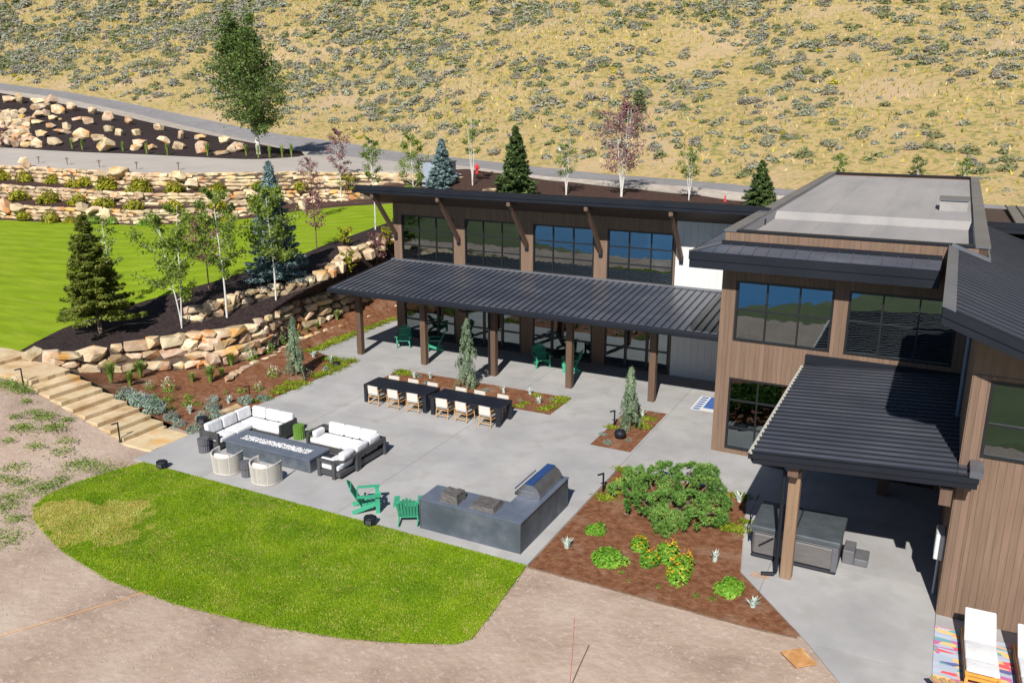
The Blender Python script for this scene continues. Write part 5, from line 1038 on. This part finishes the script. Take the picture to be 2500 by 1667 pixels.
yl = [(r4(1240, 1412), 'spiky pale plant in the garden bed among the catmint left of the sofa'), (r4(1502, 1347), 'small pale spiky plant in the garden bed above the reddish slab'), (r4(2200, 1068), 'pale spiky plant in the tip of the garden bed'), (r4(2078, 1032), 'small pale spiky plant right of the weeping spruce by the garden wall'),
      (rt(630, 197), 'pale spiky plant, leftmost in the long bed behind the dining tables'), (rt(792, 203), 'pale spiky plant, second from the left in the long bed behind the tables'), (rt(1535, 352), 'pale spiky plant behind the right dining table'), (rt(1805, 367), 'pale spiky plant, rear one in the right end of the long bed'), (rt(1897, 462), 'pale spiky plant, front one in the right end of the long bed'),
      (rb(1792, 55), 'pale spiky plant right of the narrow weeping spruce'), (rb(1347, 823), 'pale spiky plant in the left corner of the big brown bed beside the grill island'), (rc(208, 900), 'pale spiky plant with a blue tip in the middle of the big brown bed'), (rc(425, 1172), 'pale spiky plant near the pointed end of the big brown bed'), (rc(352, 557), 'pale spiky plant right of the mountain pine in the terrace shade')]
for (px, py), lab in yl: plant('yucca', random.choice(YC), px, py, 0, lab, 'yucca', 'pale spiky plants')
for i, ((px, py), a, lab) in enumerate([(rt(480, 172), 60, 'leftmost round grey-green plant in the long bed behind the tables'), (rt(705, 172), 62, 'round grey-green plant, second from the left in the long bed behind the tables'), (rt(770, 242), 70, 'grey-green plant half hidden behind the left dining table'), (rt(1380, 317), 78, 'round grey-green plant right of the weeping spruce behind the tables'), (rt(1727, 417), 62, 'round grey-green plant right of the right dining table'), (rt(2037, 402), 65, 'rightmost round grey-green plant in the long bed')]): plant('catmint', CM[i % 3], px, py, a/4.126, lab, 'shrub', 'round plants in the long bed')
for i, ((px, py), a, lab) in enumerate([(rb(1570, 152), 52, 'grey-green plant at the left edge of the small bed'), (rb(1605, 200), 58, 'grey-green plant in front of the black bowl'), (rb(1725, 187), 44, 'small grey-green plant right of the black bowl'), (rb(1885, 26), 34, 'small grey-green plant at the far end of the small bed')]): plant('catmint', CM[i % 3], px, py, a/2.35, lab, 'shrub', 'round plants in the small bed')
GM = shrub_mesh('green_mound', bright, 1300, .5, .5, .07, .3, 1.8)
for x, y, w_, lab in [(-6.83, 18.78, .95, 'large bright green mound plant in the middle of the big brown bed'), (-7.7, 20.15, .62, 'small bright green mound plant below the mountain pine'), (-3.66, 18.88, .72, 'bright green mound plant near the hot tub downspout')]:
    o = plant('green_mound', GM, 0, 0, 0, lab, 'shrub', 'bright green mounds', at=(x, y)); o.location.y = y; o.scale = (w_, w_, w_*.95)
OF = shrub_mesh('orange_flowers', bright, 520, .26, .55, .055, .3, 1.8, extra=(orangef, 110, .05))
for x, y, s_, lab in [(-6.32, 19.78, .95, 'orange flowering plant, leftmost of the group in the big brown bed'), (-5.82, 19.15, 1, 'orange flowering plant, nearest the camera in the middle of its group'), (-5.47, 19.62, 1.15, 'tallest orange flowering plant of the group in the brown bed'), (-4.95, 18.75, 1.15, 'orange flowering plant, lowest right of the group'), (-4.95, 19.3, 1.05, 'orange flowering plant at the right of the group, behind the lowest one')]:
    o = plant('orange_flowers', OF, 0, 0, 0, lab, 'flowers', 'orange flowering plants', at=(x, y)); o.location.y = y; o.scale = (s_, s_, s_)
for (px, py), a, lab in [(rc(110, 1090), 60, 'small spiky green plant left of the bright green mound'), (rb(1680, 952), 50, 'tiny yellow-green plant in the brown bed below the round mound'), (rb(1725, 992), 35, 'tiny sprout near the metal bed edging'), (rb(1898, 1030), 45, 'dry twiggy little plant near the bed edging'), (rb(1300, 868), 30, 'tiny dark plant left in the big brown bed'), (rc(205, 1105), 60, 'small flat green plant right of the spiky green one')]: plant('small_plant', SGm[0], px, py, a/2.35, lab, 'plant', r0=.35)
# mountain pine
pin = thing('mountain_pine', 'big sprawling bright green mountain pine in the brown mulch bed', 'pine', (-6.4, 22.5, 0))
cl = [(x, y, z*.62, r_*.88) for x, y, z, r_ in [(-7.6, 23.2, .45, .62), (-6.9, 23.7, .6, .62), (-6.1, 23.9, .75, .6), (-5.6, 23.9, 1.0, .42), (-7.7, 22.4, .35, .55), (-7.0, 22.7, .6, .6), (-6.2, 23.0, .75, .62), (-5.4, 23.3, .6, .6), (-7.0, 21.8, .35, .55), (-6.3, 22.0, .5, .6), (-5.6, 22.3, .5, .6), (-5.0, 22.6, .45, .55), (-6.1, 21.3, .3, .45), (-5.4, 21.5, .3, .5), (-4.9, 22.0, .3, .42), (-5.9, 20.9, .15, .3)]]
for (x, y, z, r_) in cl:
    Ps, Ns, Al = [], [], []
    k = 30; d = rng.normal(size=(k, 3)); d[:, 2] = np.abs(d[:, 2])*.9+.1; d /= np.linalg.norm(d, axis=1)[:, None]
    for q in d:
        c0 = q*np.array((r_, r_, r_*.75))*rng.uniform(.75, 1.05); m_ = 58; dd = rng.normal(size=(m_, 3))+q*.8; dd /= np.linalg.norm(dd, axis=1)[:, None]
        Ps.append(c0+dd*.082); Ns.append(np.cross(dd, rng.normal(size=(m_, 3)))); Al.append(dd)
    V = tris(np.concatenate(Ps), np.concatenate(Ns), .03, 4.5, np.concatenate(Al))+np.array((x+6.4, y-22.5, z))
    put(bpy.data.objects.new('branch_clump', tmesh('branch_clump', V, pine_l)), pin)
    mb = MB(); mb.tube([((x+6.4)*.3, (y-22.5)*.3, 0), ((x+6.4)*.7, (y-22.5)*.7, z*.5), (x+6.4, y-22.5, z+.2)], [.05, .04, .02], 5); mb.build('limb', barkm, pin)
def covers(name, L_, lab, r_=.28, n=700):
    Ps = []
    for (px, py), a in L_:
        p = hit(px, py); k = int(n*a); q = rng.normal(size=(k, 2))*r_*a*.5; Ps.append(np.c_[p[0]+q[:, 0]*1.4, p[1]+q[:, 1], p[2]+rng.uniform(.01, .09, k)])
    P = np.concatenate(Ps); V = tris(P, np.tile((0, 0, 1.), (len(P), 1))+rng.normal(size=P.shape)*.5, .035*rng.uniform(.7, 1.5, len(P)), 1.5); o = bpy.data.objects.new(name, tmesh(name, V, cover)); put(o); tag(o, lab, kind='stuff'); return o
covers('ground_cover', [(r4(x, y), a) for x, y, a in [(1900, 1232, .9), (1868, 1262, .9), (1958, 1232, .9), (2010, 1202, 1.1), (1790, 1300, .7), (1700, 1322, .5), (1935, 1197, .5), (2130, 1152, .9), (2185, 1135, 1), (2245, 1108, 1), (2300, 1085, .8), (2200, 1040, .8)]]+[(r5(x, y), 1) for x, y in [(20, 1310), (60, 1330), (110, 1325), (20, 1360), (150, 1325)]]+[(r4(2090+40*i, 985-17.5*i), .9) for i in range(7)]+[(r5(20+50*i, 1198-19*i), 1.0) for i in range(9)], 'yellow-green ground cover along the garden edge')
covers('ground_cover', [(rt(x, y), a) for x, y, a in [(545, 118, .9), (610, 150, .7), (500, 140, .6), (2160, 392, .9), (2050, 482, .7), (1720, 472, .6), (1900, 362, .6), (2120, 430, .8), (1960, 500, .7), (1780, 440, .5)]]+[(rb(x, y), a) for x, y, a in [(1630, 108, .7), (1800, 98, 1.1), (1835, 58, .9), (1775, 78, .6), (1600, 510, 1.0), (1690, 350, .8), (1640, 480, .6), (1680, 420, .6)]]+[(rc(x, y), a) for x, y, a in [(300, 680, 1.0), (350, 690, .9), (370, 505, .9), (400, 650, .5)]], 'yellow-green ground cover patches in the planting beds')
WD = [(ra(x, y), a) for x, y, a in [(180, 20, 1), (240, 45, 1), (145, 110, 1.1), (110, 100, .8), (300, 100, 1), (200, 210, .8), (340, 240, 1.1), (80, 330, 1.1), (370, 180, .8), (420, 310, 1.5), (470, 315, 1.4), (590, 342, 1.3), (230, 462, 1.3), (30, 740, 1.5), (110, 415, .9), (60, 510, 1), (30, 560, 1), (90, 630, .8), (270, 440, .8), (380, 60, .6), (85, 45, .5), (45, 180, .5), (350, 405, .7), (20, 400, .8)]]+[(r4(x, y), a) for x, y, a in [(20, 1150, 1.3), (30, 1200, 1.4), (90, 1225, 1.2), (120, 1245, 1.0), (170, 1255, .7), (60, 1210, 1), (290, 1420, 1.1), (340, 1500, .9), (170, 1320, .6)]]
o = covers('weeds', WD, 'scattered green weeds on the bare dirt left of the lawn', .40, 300); o.data.materials[0] = grassl
# pebbles strewn over the dirt
Pp = rng.uniform((-30, 10), (0, 18.4), (26000, 2)); ok_ = ~in_poly(Pp, lawn_poly) & ~in_poly(Pp, out) & ~in_poly(Pp, bed3) & ~((Pp[:, 0] < -24.6) & (Pp[:, 1] > 18.2)); Pp = Pp[ok_]; Pp = Pp[nz2(Pp, .5, 9)+rng.uniform(-.4, .4, len(Pp)) > 0]
zz = np.array([gz(a, b) for a, b in Pp]); s_ = rng.uniform(.006, .02, len(Pp))*rng.choice([1, 1, 1, 1.8], len(Pp)); c = np.c_[Pp, zz+s_*.2]
off = [np.array(v) for v in ((1, 0, 0), (-.5, .87, 0), (-.5, -.87, 0), (0, 0, .8))]; V = np.stack([c+o_*s_[:, None] for o_ in off], 1).reshape(-1, 3); b0 = np.arange(len(Pp))*4
Fc = np.concatenate([np.stack([b0, b0+1, b0+3], 1), np.stack([b0+1, b0+2, b0+3], 1), np.stack([b0+2, b0, b0+3], 1)]); o = bpy.data.objects.new('loose_pebbles', mesh_np('loose_pebbles', V, Fc, gravel)); put(o); tag(o, 'small pale pebbles strewn over the bare dirt', kind='stuff')

# weeping spruces
def weeping(x, y, h, r_, lab, col_=weep_l):
    root = thing('weeping_spruce', lab, 'spruce', (x, y, 0)); mb = MB(); mb.tube([(0, 0, 0), (.03, .02, h*.5), (0, 0, h*.93), (.05, 0, h)], [.05, .035, .02, .008], 6); mb.build('trunk', barkm, root)
    Ps, Ns, Al = [], [], []; z = .25
    while z < h*.93:
        f = z/h; rr = r_*(1-f**1.3)*random.uniform(.6, 1.15)+.05
        for k in range(7):
            a = random.uniform(0, 6.28); L_ = random.uniform(.6, 1.1)*rr; dl = random.uniform(.25, .55)*(1.15-f); m_ = 62; t = rng.uniform(0, 1, m_)
            X_ = np.cos(a)*L_*np.minimum(1, t*2.2); Y_ = np.sin(a)*L_*np.minimum(1, t*2.2); Z_ = z+.08*np.sin(np.minimum(1, t*2)*3)-dl*np.clip(t-.3, 0, 1)*1.3
            P = np.c_[X_, Y_, np.maximum(Z_, .04)]+rng.normal(size=(m_, 3))*.028; Ps.append(P); Al.append(np.tile((np.cos(a)*.3, np.sin(a)*.3, -1.), (m_, 1))); Ns.append(np.tile((np.cos(a), np.sin(a), .3), (m_, 1))+rng.normal(size=(m_, 3))*.6)
        z += .135
    V = tris(np.concatenate(Ps), np.concatenate(Ns), .032, 2.4, np.concatenate(Al)); put(bpy.data.objects.new('crown', tmesh('crown', V, col_)), root); return root
weeping(-17.17, 29.25, 3.05, .52, 'tall weeping spruce with drooping tiers in the long bed behind the dining tables'); weeping(-9.45, 27.75, 2.5, .36, 'slim grey-green weeping spruce in the small bed near the middle of the patio'); weeping(-24.5, 27.0, 2.75, .55, 'weeping spruce at the edge of the garden bed below the boulder wall')

# conifers
def conifer(p, h, r_, mat, lab, n=9000, gap=.22, clear=.1, size=.11, shape=.85, name='spruce_tree', droop=.22, cat='spruce', lean=(0, 0), pale=None):
    root = thing(name, lab, cat, tuple(map(float, p))); mb = MB(); mb.tube([(0, 0, -.2), (lean[0]*.5, lean[1]*.5, h*.5), (lean[0], lean[1], h*.97)], [h*.018+.02, h*.011+.01, .01], 7); mb.build('trunk', barkm, root)
    nw = int(h*(1-clear)/gap); Ps, Ns, Al = [], [], []; mbb = MB(); tot = sum((1-(i/nw))**shape+.06 for i in range(nw))
    for i in range(nw):
        f = i/nw; z0 = h*clear+(h*(1-clear))*f; R_ = r_*((1-f)**shape)*random.uniform(.88, 1.06)+.06; nb = random.randint(10, 14); k = max(30, int(n*((1-f)**shape+.06)/tot/nb))
        for b in range(nb):
            a = random.uniform(0, 6.28); L_ = R_*random.uniform(.68, 1.1); t = rng.uniform(.12, 1, k)**.75; wd_ = (.34*L_*(1.08-t)+.05)*rng.uniform(-1, 1, k)
            z = z0+random.uniform(-.08, .08)-droop*L_*t+.16*L_*t**3-rng.uniform(-.05, .12, k)
            P = np.c_[np.cos(a)*t*L_-np.sin(a)*wd_, np.sin(a)*t*L_+np.cos(a)*wd_, z]+np.array((lean[0], lean[1], 0))*f; Ps.append(P)
            Al.append(np.c_[np.cos(a)-np.sin(a)*np.sign(wd_)*.7, np.sin(a)+np.cos(a)*np.sign(wd_)*.7, np.full(k, -.1)]); Ns.append(np.tile((0, 0, 1.), (k, 1))+rng.normal(size=(k, 3))*.38)
            if i % 2 == 0 and b < 5: mbb.tube([(0, 0, z0), (math.cos(a)*L_*.85, math.sin(a)*L_*.85, z0-droop*L_*.8)], [.02, .006], 3, False)
    V = tris(np.concatenate(Ps), np.concatenate(Ns), size*rng.uniform(.7, 1.25, sum(len(q) for q in Ps)), 1.9, np.concatenate(Al)); put(bpy.data.objects.new('crown', tmesh('crown', V, mat)), root); mbb.build('branches', barkm, root); return root
def px_h(p, pxh): return float(np.dot(np.array(p)-CAM, _f))/F*pxh*1.03
p = hit(*r4(680, 862)); conifer(p, px_h(p, 288), 1.65, spruce_g, 'olive green spruce with bare lower trunk at the left tip of the black mulch', 44000, .24, .17, .07, .8, lean=(-.25, 0))
p = hit(*r4(1860, 500)); conifer(p, px_h(p, 278), 1.6, spruce_b, 'tall blue spruce behind a slim aspen at the edge of the upper lawn', 60000, .18, .05, .07, .85)
p = hit(*r2(772, 1310)); conifer(p, px_h(p, 132), 1.5, spruce_b, 'pale blue spruce behind the left part of the main roof', 30000, .18, .03, .1, .75)
p = hit(*r2(1262, 1310)); conifer(p, px_h(p, 163), 1.6, spruce_n, 'dense dark green spruce behind the middle of the main roof', 34000, .18, .03, .11, .8)
p = hit(*r3(562, 1378)); conifer(p, px_h(p, 107), 1.25, spruce_n, 'small dark green spruce behind the roof, left of the flat roof block', 22000, .17, .03, .09, .8)
p = hit(*r2(2085, 752)); conifer(p, px_h(p, 56), .9, sage_g, 'lone small dark conifer on the dry hillside', 2500, .3, .02, .16, .6)
# broadleaved trees
def tree(p, h, w_, mat, lab, n=2600, size=.085, stems=1, bark=barkw, cb=.3, lean=(0, 0), cat='tree', name='aspen_tree', tr=.05, prof='oval', dens=1., nb=16):
    root = thing(name, lab, cat, tuple(map(float, p))); tk = MB(); Ps = []
    for s_ in range(stems):
        a0 = s_*6.28/stems+.5; sp = (0 if stems == 1 else w_*.18); top = Vector((lean[0]+math.cos(a0)*sp, lean[1]+math.sin(a0)*sp, h*random.uniform(.9, 1) if s_ else h)); pts = []
        for i in range(9):
            f = i/8; pts.append(Vector((top.x*f**1.1+.03*h*.3*math.sin(f*5+s_), top.y*f**1.1+.02*h*.3*math.cos(f*4), top.z*f-(.15 if i == 0 else 0))))
        tk.tube(pts, [tr*(1-.88*i/8)+.006 for i in range(9)], 7)
        for b in range(max(4, nb//stems)):
            f = cb+(1-cb)*(b+.5)/max(4, nb//stems)*.97; q = pts[0].lerp(pts[-1], f); i0 = min(7, int(f*8)); q = pts[i0].lerp(pts[i0+1], f*8-i0)
            g_ = (f-cb)/(1-cb); ww = {'oval': math.sin(math.pi*min(1, .15+.8*g_))**.8, 'cone': (1-g_)**.8+.12, 'low': (.62+.38*g_/.3 if g_ < .3 else 1-.62*(g_-.3)/.7), 'vase': .35+.65*math.sin(math.pi*min(1, .05+.85*g_))}[prof]
            a = b*2.4+random.uniform(-.4, .4)+s_; L_ = w_/2*ww*random.uniform(.75, 1.1); e = q+Vector((math.cos(a)*L_, math.sin(a)*L_, L_*random.uniform(.35, .9)))
            tk.tube([q, q.lerp(e, .5)+Vector((0, 0, -.04*L_)), e], [tr*.3*(1-f)+.008, tr*.18*(1-f)+.006, .004], 4, False)
            for c_ in range(4):
                qq = q.lerp(e, random.uniform(.3, 1)); ee = qq+Vector((random.uniform(-1, 1), random.uniform(-1, 1), random.uniform(-.3, .8)))*L_*.38; tk.tube([qq, ee], [.007, .003], 3, False)
                k = max(5, int(n/max(4, nb//stems)/stems/5*dens)); t = rng.uniform(.1, 1.1, k)[:, None]; Ps.append(np.array(qq)*(1-t)+np.array(ee)*t+rng.normal(size=(k, 3))*L_*.12)
            k = max(5, int(n/max(4, nb//stems)/stems/5)); t = rng.uniform(.35, 1.05, k)[:, None]; Ps.append(np.array(q)*(1-t)+np.array(e)*t+rng.normal(size=(k, 3))*L_*.13)
    tk.build('trunk', bark, root); P = np.concatenate(Ps); P = P[P[:, 2] > .12*h]
    V = tris(P, rng.normal(size=P.shape)+np.array((0, 0, .5)), size*rng.uniform(.7, 1.3, len(P)), 1.3); put(bpy.data.objects.new('crown', tmesh('crown', V, mat)), root); return root
def TR(r_, x, y, pxh, wpx, mat, lab, **k):
    p = hit(*r_(x, y)); return tree(p, px_h(p, pxh), px_h(p, wpx), mat, lab, **k)
TR(r1, 1735, 1035, 284, 190, dark_l, 'tall leafy green tree with a pale trunk at the tip of the boulder bed', n=17000, size=.17, stems=1, cb=.14, lean=(-1.5, 0), prof='low', name='cottonwood_tree', tr=.22, nb=46)
TR(r4, 1215, 828, 290, 135, aspen_l, 'slim white aspen at the left end of the short upper boulder wall', n=5200, cb=.2, stems=2, tr=0.027)
TR(r4, 1520, 757, 300, 115, aspen_l, 'slim white aspen standing before the middle of the short upper boulder wall', n=4200, stems=1, tr=.045)
TR(r4, 1850, 640, 262, 120, aspen_l, 'slim white aspen standing directly in front of the tall blue spruce', n=4600, stems=1, tr=.04, cb=.3)
TR(r4, 768, 690, 215, 80, aspen_l, 'thin aspen growing behind the olive green spruce', n=900, stems=1, tr=.035)
TR(r4, 1400, 565, 175, 100, plum_l, 'small purple leaved tree between two aspens at the lawn edge', n=1300, stems=1, tr=.035, bark=barkm, name='plum_tree')
TR(r4, 2125, 300, 135, 62, plum_l, 'small reddish sapling at the lawn edge right of the blue spruce', n=700, stems=1, tr=.035, bark=barkm, name='plum_tree')
TR(r2, 90, 1355, 168, 60, plum_l, 'purple leaved tree with a pale stem at the right end of the stone terraces', n=1900, stems=1, tr=.04, name='plum_tree', cb=.35)
TR(r1, 2105, 1480, 140, 62, plum_l, 'purple leaved young tree in front of the terrace walls', n=900, stems=1, tr=.04, bark=barkm, name='plum_tree', cb=.4)
TR(r2, 140, 1335, 50, 48, ygreen, 'leggy green shrub beside the purple tree at the end of the terraces', n=500, stems=3, tr=0.018, bark=barkm, name='tall_shrub', cat='shrub')
TR(r2, 318, 1542, 212, 62, aspen_l, 'aspen with a long bare white trunk left of the roof corner', n=1500, stems=1, tr=.04, cb=.5)
TR(r2, 575, 1400, 168, 80, aspen_l, 'leafy aspen rising behind the left end of the main roof', n=3000, stems=1, tr=.04, cb=.1)
TR(r2, 970, 1245, 155, 50, aspen_l, 'clump of white stemmed aspen beside the red hydrant', n=1200, stems=4, tr=0.024, cb=.4)
TR(r2, 1600, 1310, 128, 52, aspen_l, 'white stemmed aspen clump in the dark mulch right of the dark green spruce', n=1200, stems=5, tr=0.024, cb=.3)
TR(r2, 1970, 1322, 215, 118, plum_l, 'large multi stemmed tree with sparse purple leaves behind the main roof', n=3600, stems=5, tr=0.036, cb=.22, name='plum_tree', nb=40, size=.1)
TR(r3, 85, 1345, 122, 60, aspen_l, 'white stemmed aspen clump just left of the small green spruce', n=1300, stems=4, tr=0.024, cb=.35)
for (x, y, h_), lab in [((1100, 1210, 60), 'young leafy sapling peeking over the left back of the flat roof'), ((1620, 1210, 52), 'narrow dark sapling peeking over the middle back of the flat roof'), ((1930, 1225, 52), 'light green sapling peeking over the right back of the flat roof')]: TR(r3, x, y, h_, 34, aspen_l if x != 1620 else dark_l, lab, n=700, stems=3, tr=0.018, cb=.2)
TR(r1, 10, 1000, 50, 36, plum_l, 'small purple tree in front of the rock pile at the left edge', n=700, stems=2, tr=0.024, bark=barkm, name='plum_tree')
for (x, y, h_, w_, mt_), lab in [((130, 745, 55, 40, ygreen), 'leggy green shrub low among the boulders left of the upper windows'), ((330, 660, 70, 52, plum_l), 'reddish leggy shrub among the boulders left of the upper windows'), ((400, 560, 50, 36, ygreen), 'green shrub beside the building corner among boulders'), ((120, 560, 45, 45, ygreen), 'green shrub at the lawn edge above the boulders')]: TR(r5, x, y, h_, w_, mt_, lab, n=600, stems=4, tr=0.015, bark=barkm, cb=.05, name='leggy_shrub', cat='shrub')

# ------------------------------------------------------------------ hillside brush
def cl2(n_, r, h, s, mat): return shrub_mesh('sagebrush', mat, n_, r, h, s, .45, 1.5)
PRO = [(cl2(420, .5, .5, .075, m_), w_) for m_, w_ in ((sage_l, 3), (sage_l, 3), (sage_g, 2.4), (sage_g, 1.6), (sage_p, 1.8), (sage_p, 1.2), (rabbit, .5))]
RTa = np.array(RTs); NN = np.array([hn(e) for e in RTs])
def hpos(n_, tmax, pw=1.3):
    u_ = rng.uniform(0, len(RTs)-1.001, n_); t = tmax*rng.uniform(0, 1, n_)**(1/pw)+1.5; i = u_.astype(int); f = (u_-i)[:, None]
    e = RTa[i]*(1-f)+RTa[i+1]*f; nn = NN[i]*(1-f)+NN[i+1]*f; return np.c_[e[:, 0]+nn[:, 0]*t, e[:, 1]+nn[:, 1]*t], t
P, t = hpos(36000, 135); d_ = nz2(P, .09, 3)+.5*nz2(P, .3, 8); keep = rng.uniform(0, 1, len(P)) < np.clip(.5+1.3*d_, .05, 1)*np.clip(.55+t/12, 0, 1); P = P[keep]
Zh = np.array([gz(a, b) for a, b in P]); P3 = np.c_[P, Zh]; dep = (P3-CAM)@_f; lat = np.abs(((P3-CAM)@_r2)/dep*F) < 1290; up_ = ((P3-CAM)@_u2)/dep*F < 860
P3 = P3[lat & up_ & (Zh > 1)]; dep = (P3-CAM)@_f; sz = np.minimum(rng.lognormal(-.22, .45, len(P3)), 1.75)*.72*(.75+dep/190); kind_ = rng.choice(len(PRO), len(P3), p=np.array([w_ for _, w_ in PRO])/sum(w_ for _, w_ in PRO)); sz[kind_ == 6] *= .55
o_ = np.argsort(-sz/dep); P3, sz, kind_ = P3[o_], sz[o_], kind_[o_]
LB = {0: 'silvery sagebrush clump on the dry hillside', 1: 'silvery sagebrush clump on the dry hillside', 2: 'dark green brush clump on the dry hillside', 3: 'dark green brush clump on the dry hillside', 4: 'grey twiggy brush clump on the dry hillside', 5: 'grey twiggy brush clump on the dry hillside', 6: 'yellow flowering rabbitbrush on the dry hillside'}
def brush_label(k, p, s_):
    d = np.array(p)-CAM; z = d@_f; x = 1250+F*(d@_r2)/z; y = 833.5-F*(d@_u2)/z
    kind = {0: 'silvery sagebrush', 1: 'pale sagebrush', 2: 'dark green brush', 3: 'olive green brush', 4: 'grey twiggy brush', 5: 'brownish grey brush', 6: 'yellow rabbitbrush'}[k]
    edge = 250+max(0, x-700)*.12; row = 'just beyond the road' if y > edge-40+60*(x > 700) else 'low on the hillside' if y > 200 else 'halfway up the hillside' if y > 95 else 'high on the hillside'
    col = ['at the far left', 'left of the tall leafy tree', 'right of the tall leafy tree', 'above the pale blue spruce', 'above the dark green spruce', 'above the large purple tree', 'above the small spruce', 'above the flat roof', 'at the right edge'][int(min(8, max(0, np.searchsorted([250, 620, 900, 1120, 1380, 1650, 1950, 2300], x))))]
    return f"{'large' if s_ > 1.7 else 'medium' if s_ > 1.4 else 'small'} {kind} clump {row}, {col}"
NMs = {0: 'sagebrush', 1: 'sagebrush', 2: 'green_brush', 3: 'green_brush', 4: 'grey_brush', 5: 'grey_brush', 6: 'rabbitbrush'}
for i in range(295):
    k = kind_[i]; o = bpy.data.objects.new(NMs[k], PRO[k][0]); put(o); s_ = sz[i]; o.location = P3[i]-np.array((0, 0, .05)); o.scale = (s_*random.uniform(1, 1.35), s_, s_*random.uniform(.8, 1.15)); o.rotation_euler.z = random.uniform(0, 6.28); tag(o, brush_label(k, P3[i], s_), 'shrub', NMs[k].replace('_', ' ')+' clumps on the hillside')
Vp = []; small = [(tris(*(lambda a: (a[0], a[1]))(dome(95, .5, .5, .17, .4)), .19, 1.4), k) for k in range(10)]
for g_, mat_ in ((0, sage_l), (2, sage_g), (4, sage_p), (6, rabbit)):
    Vs = []
    for i in range(295, len(P3)):
        if kind_[i] in (g_, g_+1):
            V = small[i % 10][0]; a = random.uniform(0, 6.28); c_, s1 = math.cos(a), math.sin(a); sc_ = sz[i]
            Vs.append(np.c_[(V[:, 0]*c_-V[:, 1]*s1)*sc_*1.15+P3[i, 0], (V[:, 0]*s1+V[:, 1]*c_)*sc_+P3[i, 1], V[:, 2]*sc_+P3[i, 2]-.05])
    o = bpy.data.objects.new('hillside_brush', tmesh('hillside_brush', np.concatenate(Vs), mat_)); put(o); tag(o, 'low brush scattered over the dry hillside', kind='stuff')
# dry grass and small yellow tufts on the hill
P, t = hpos(150000, 135, 1.3); P = P[rng.uniform(0, 1, len(P)) < np.clip(.6+1.0*nz2(P, .05, 21), .15, 1)]; Zg = np.array([gz(a, b) for a, b in P]); ok_ = Zg > 1; P, Zg = P[ok_], Zg[ok_]
mi = rng.choice(4, len(P), p=[.52, .22, .16, .10]).astype(np.int32)
dpt = (np.c_[P, Zg]-CAM)@_f
blades('hillside_grass', P, .34, .20, [drygr, ygreen, sage_l, rabbit], mi, .8, 'dry golden grass tufts over the hillside', z=Zg)
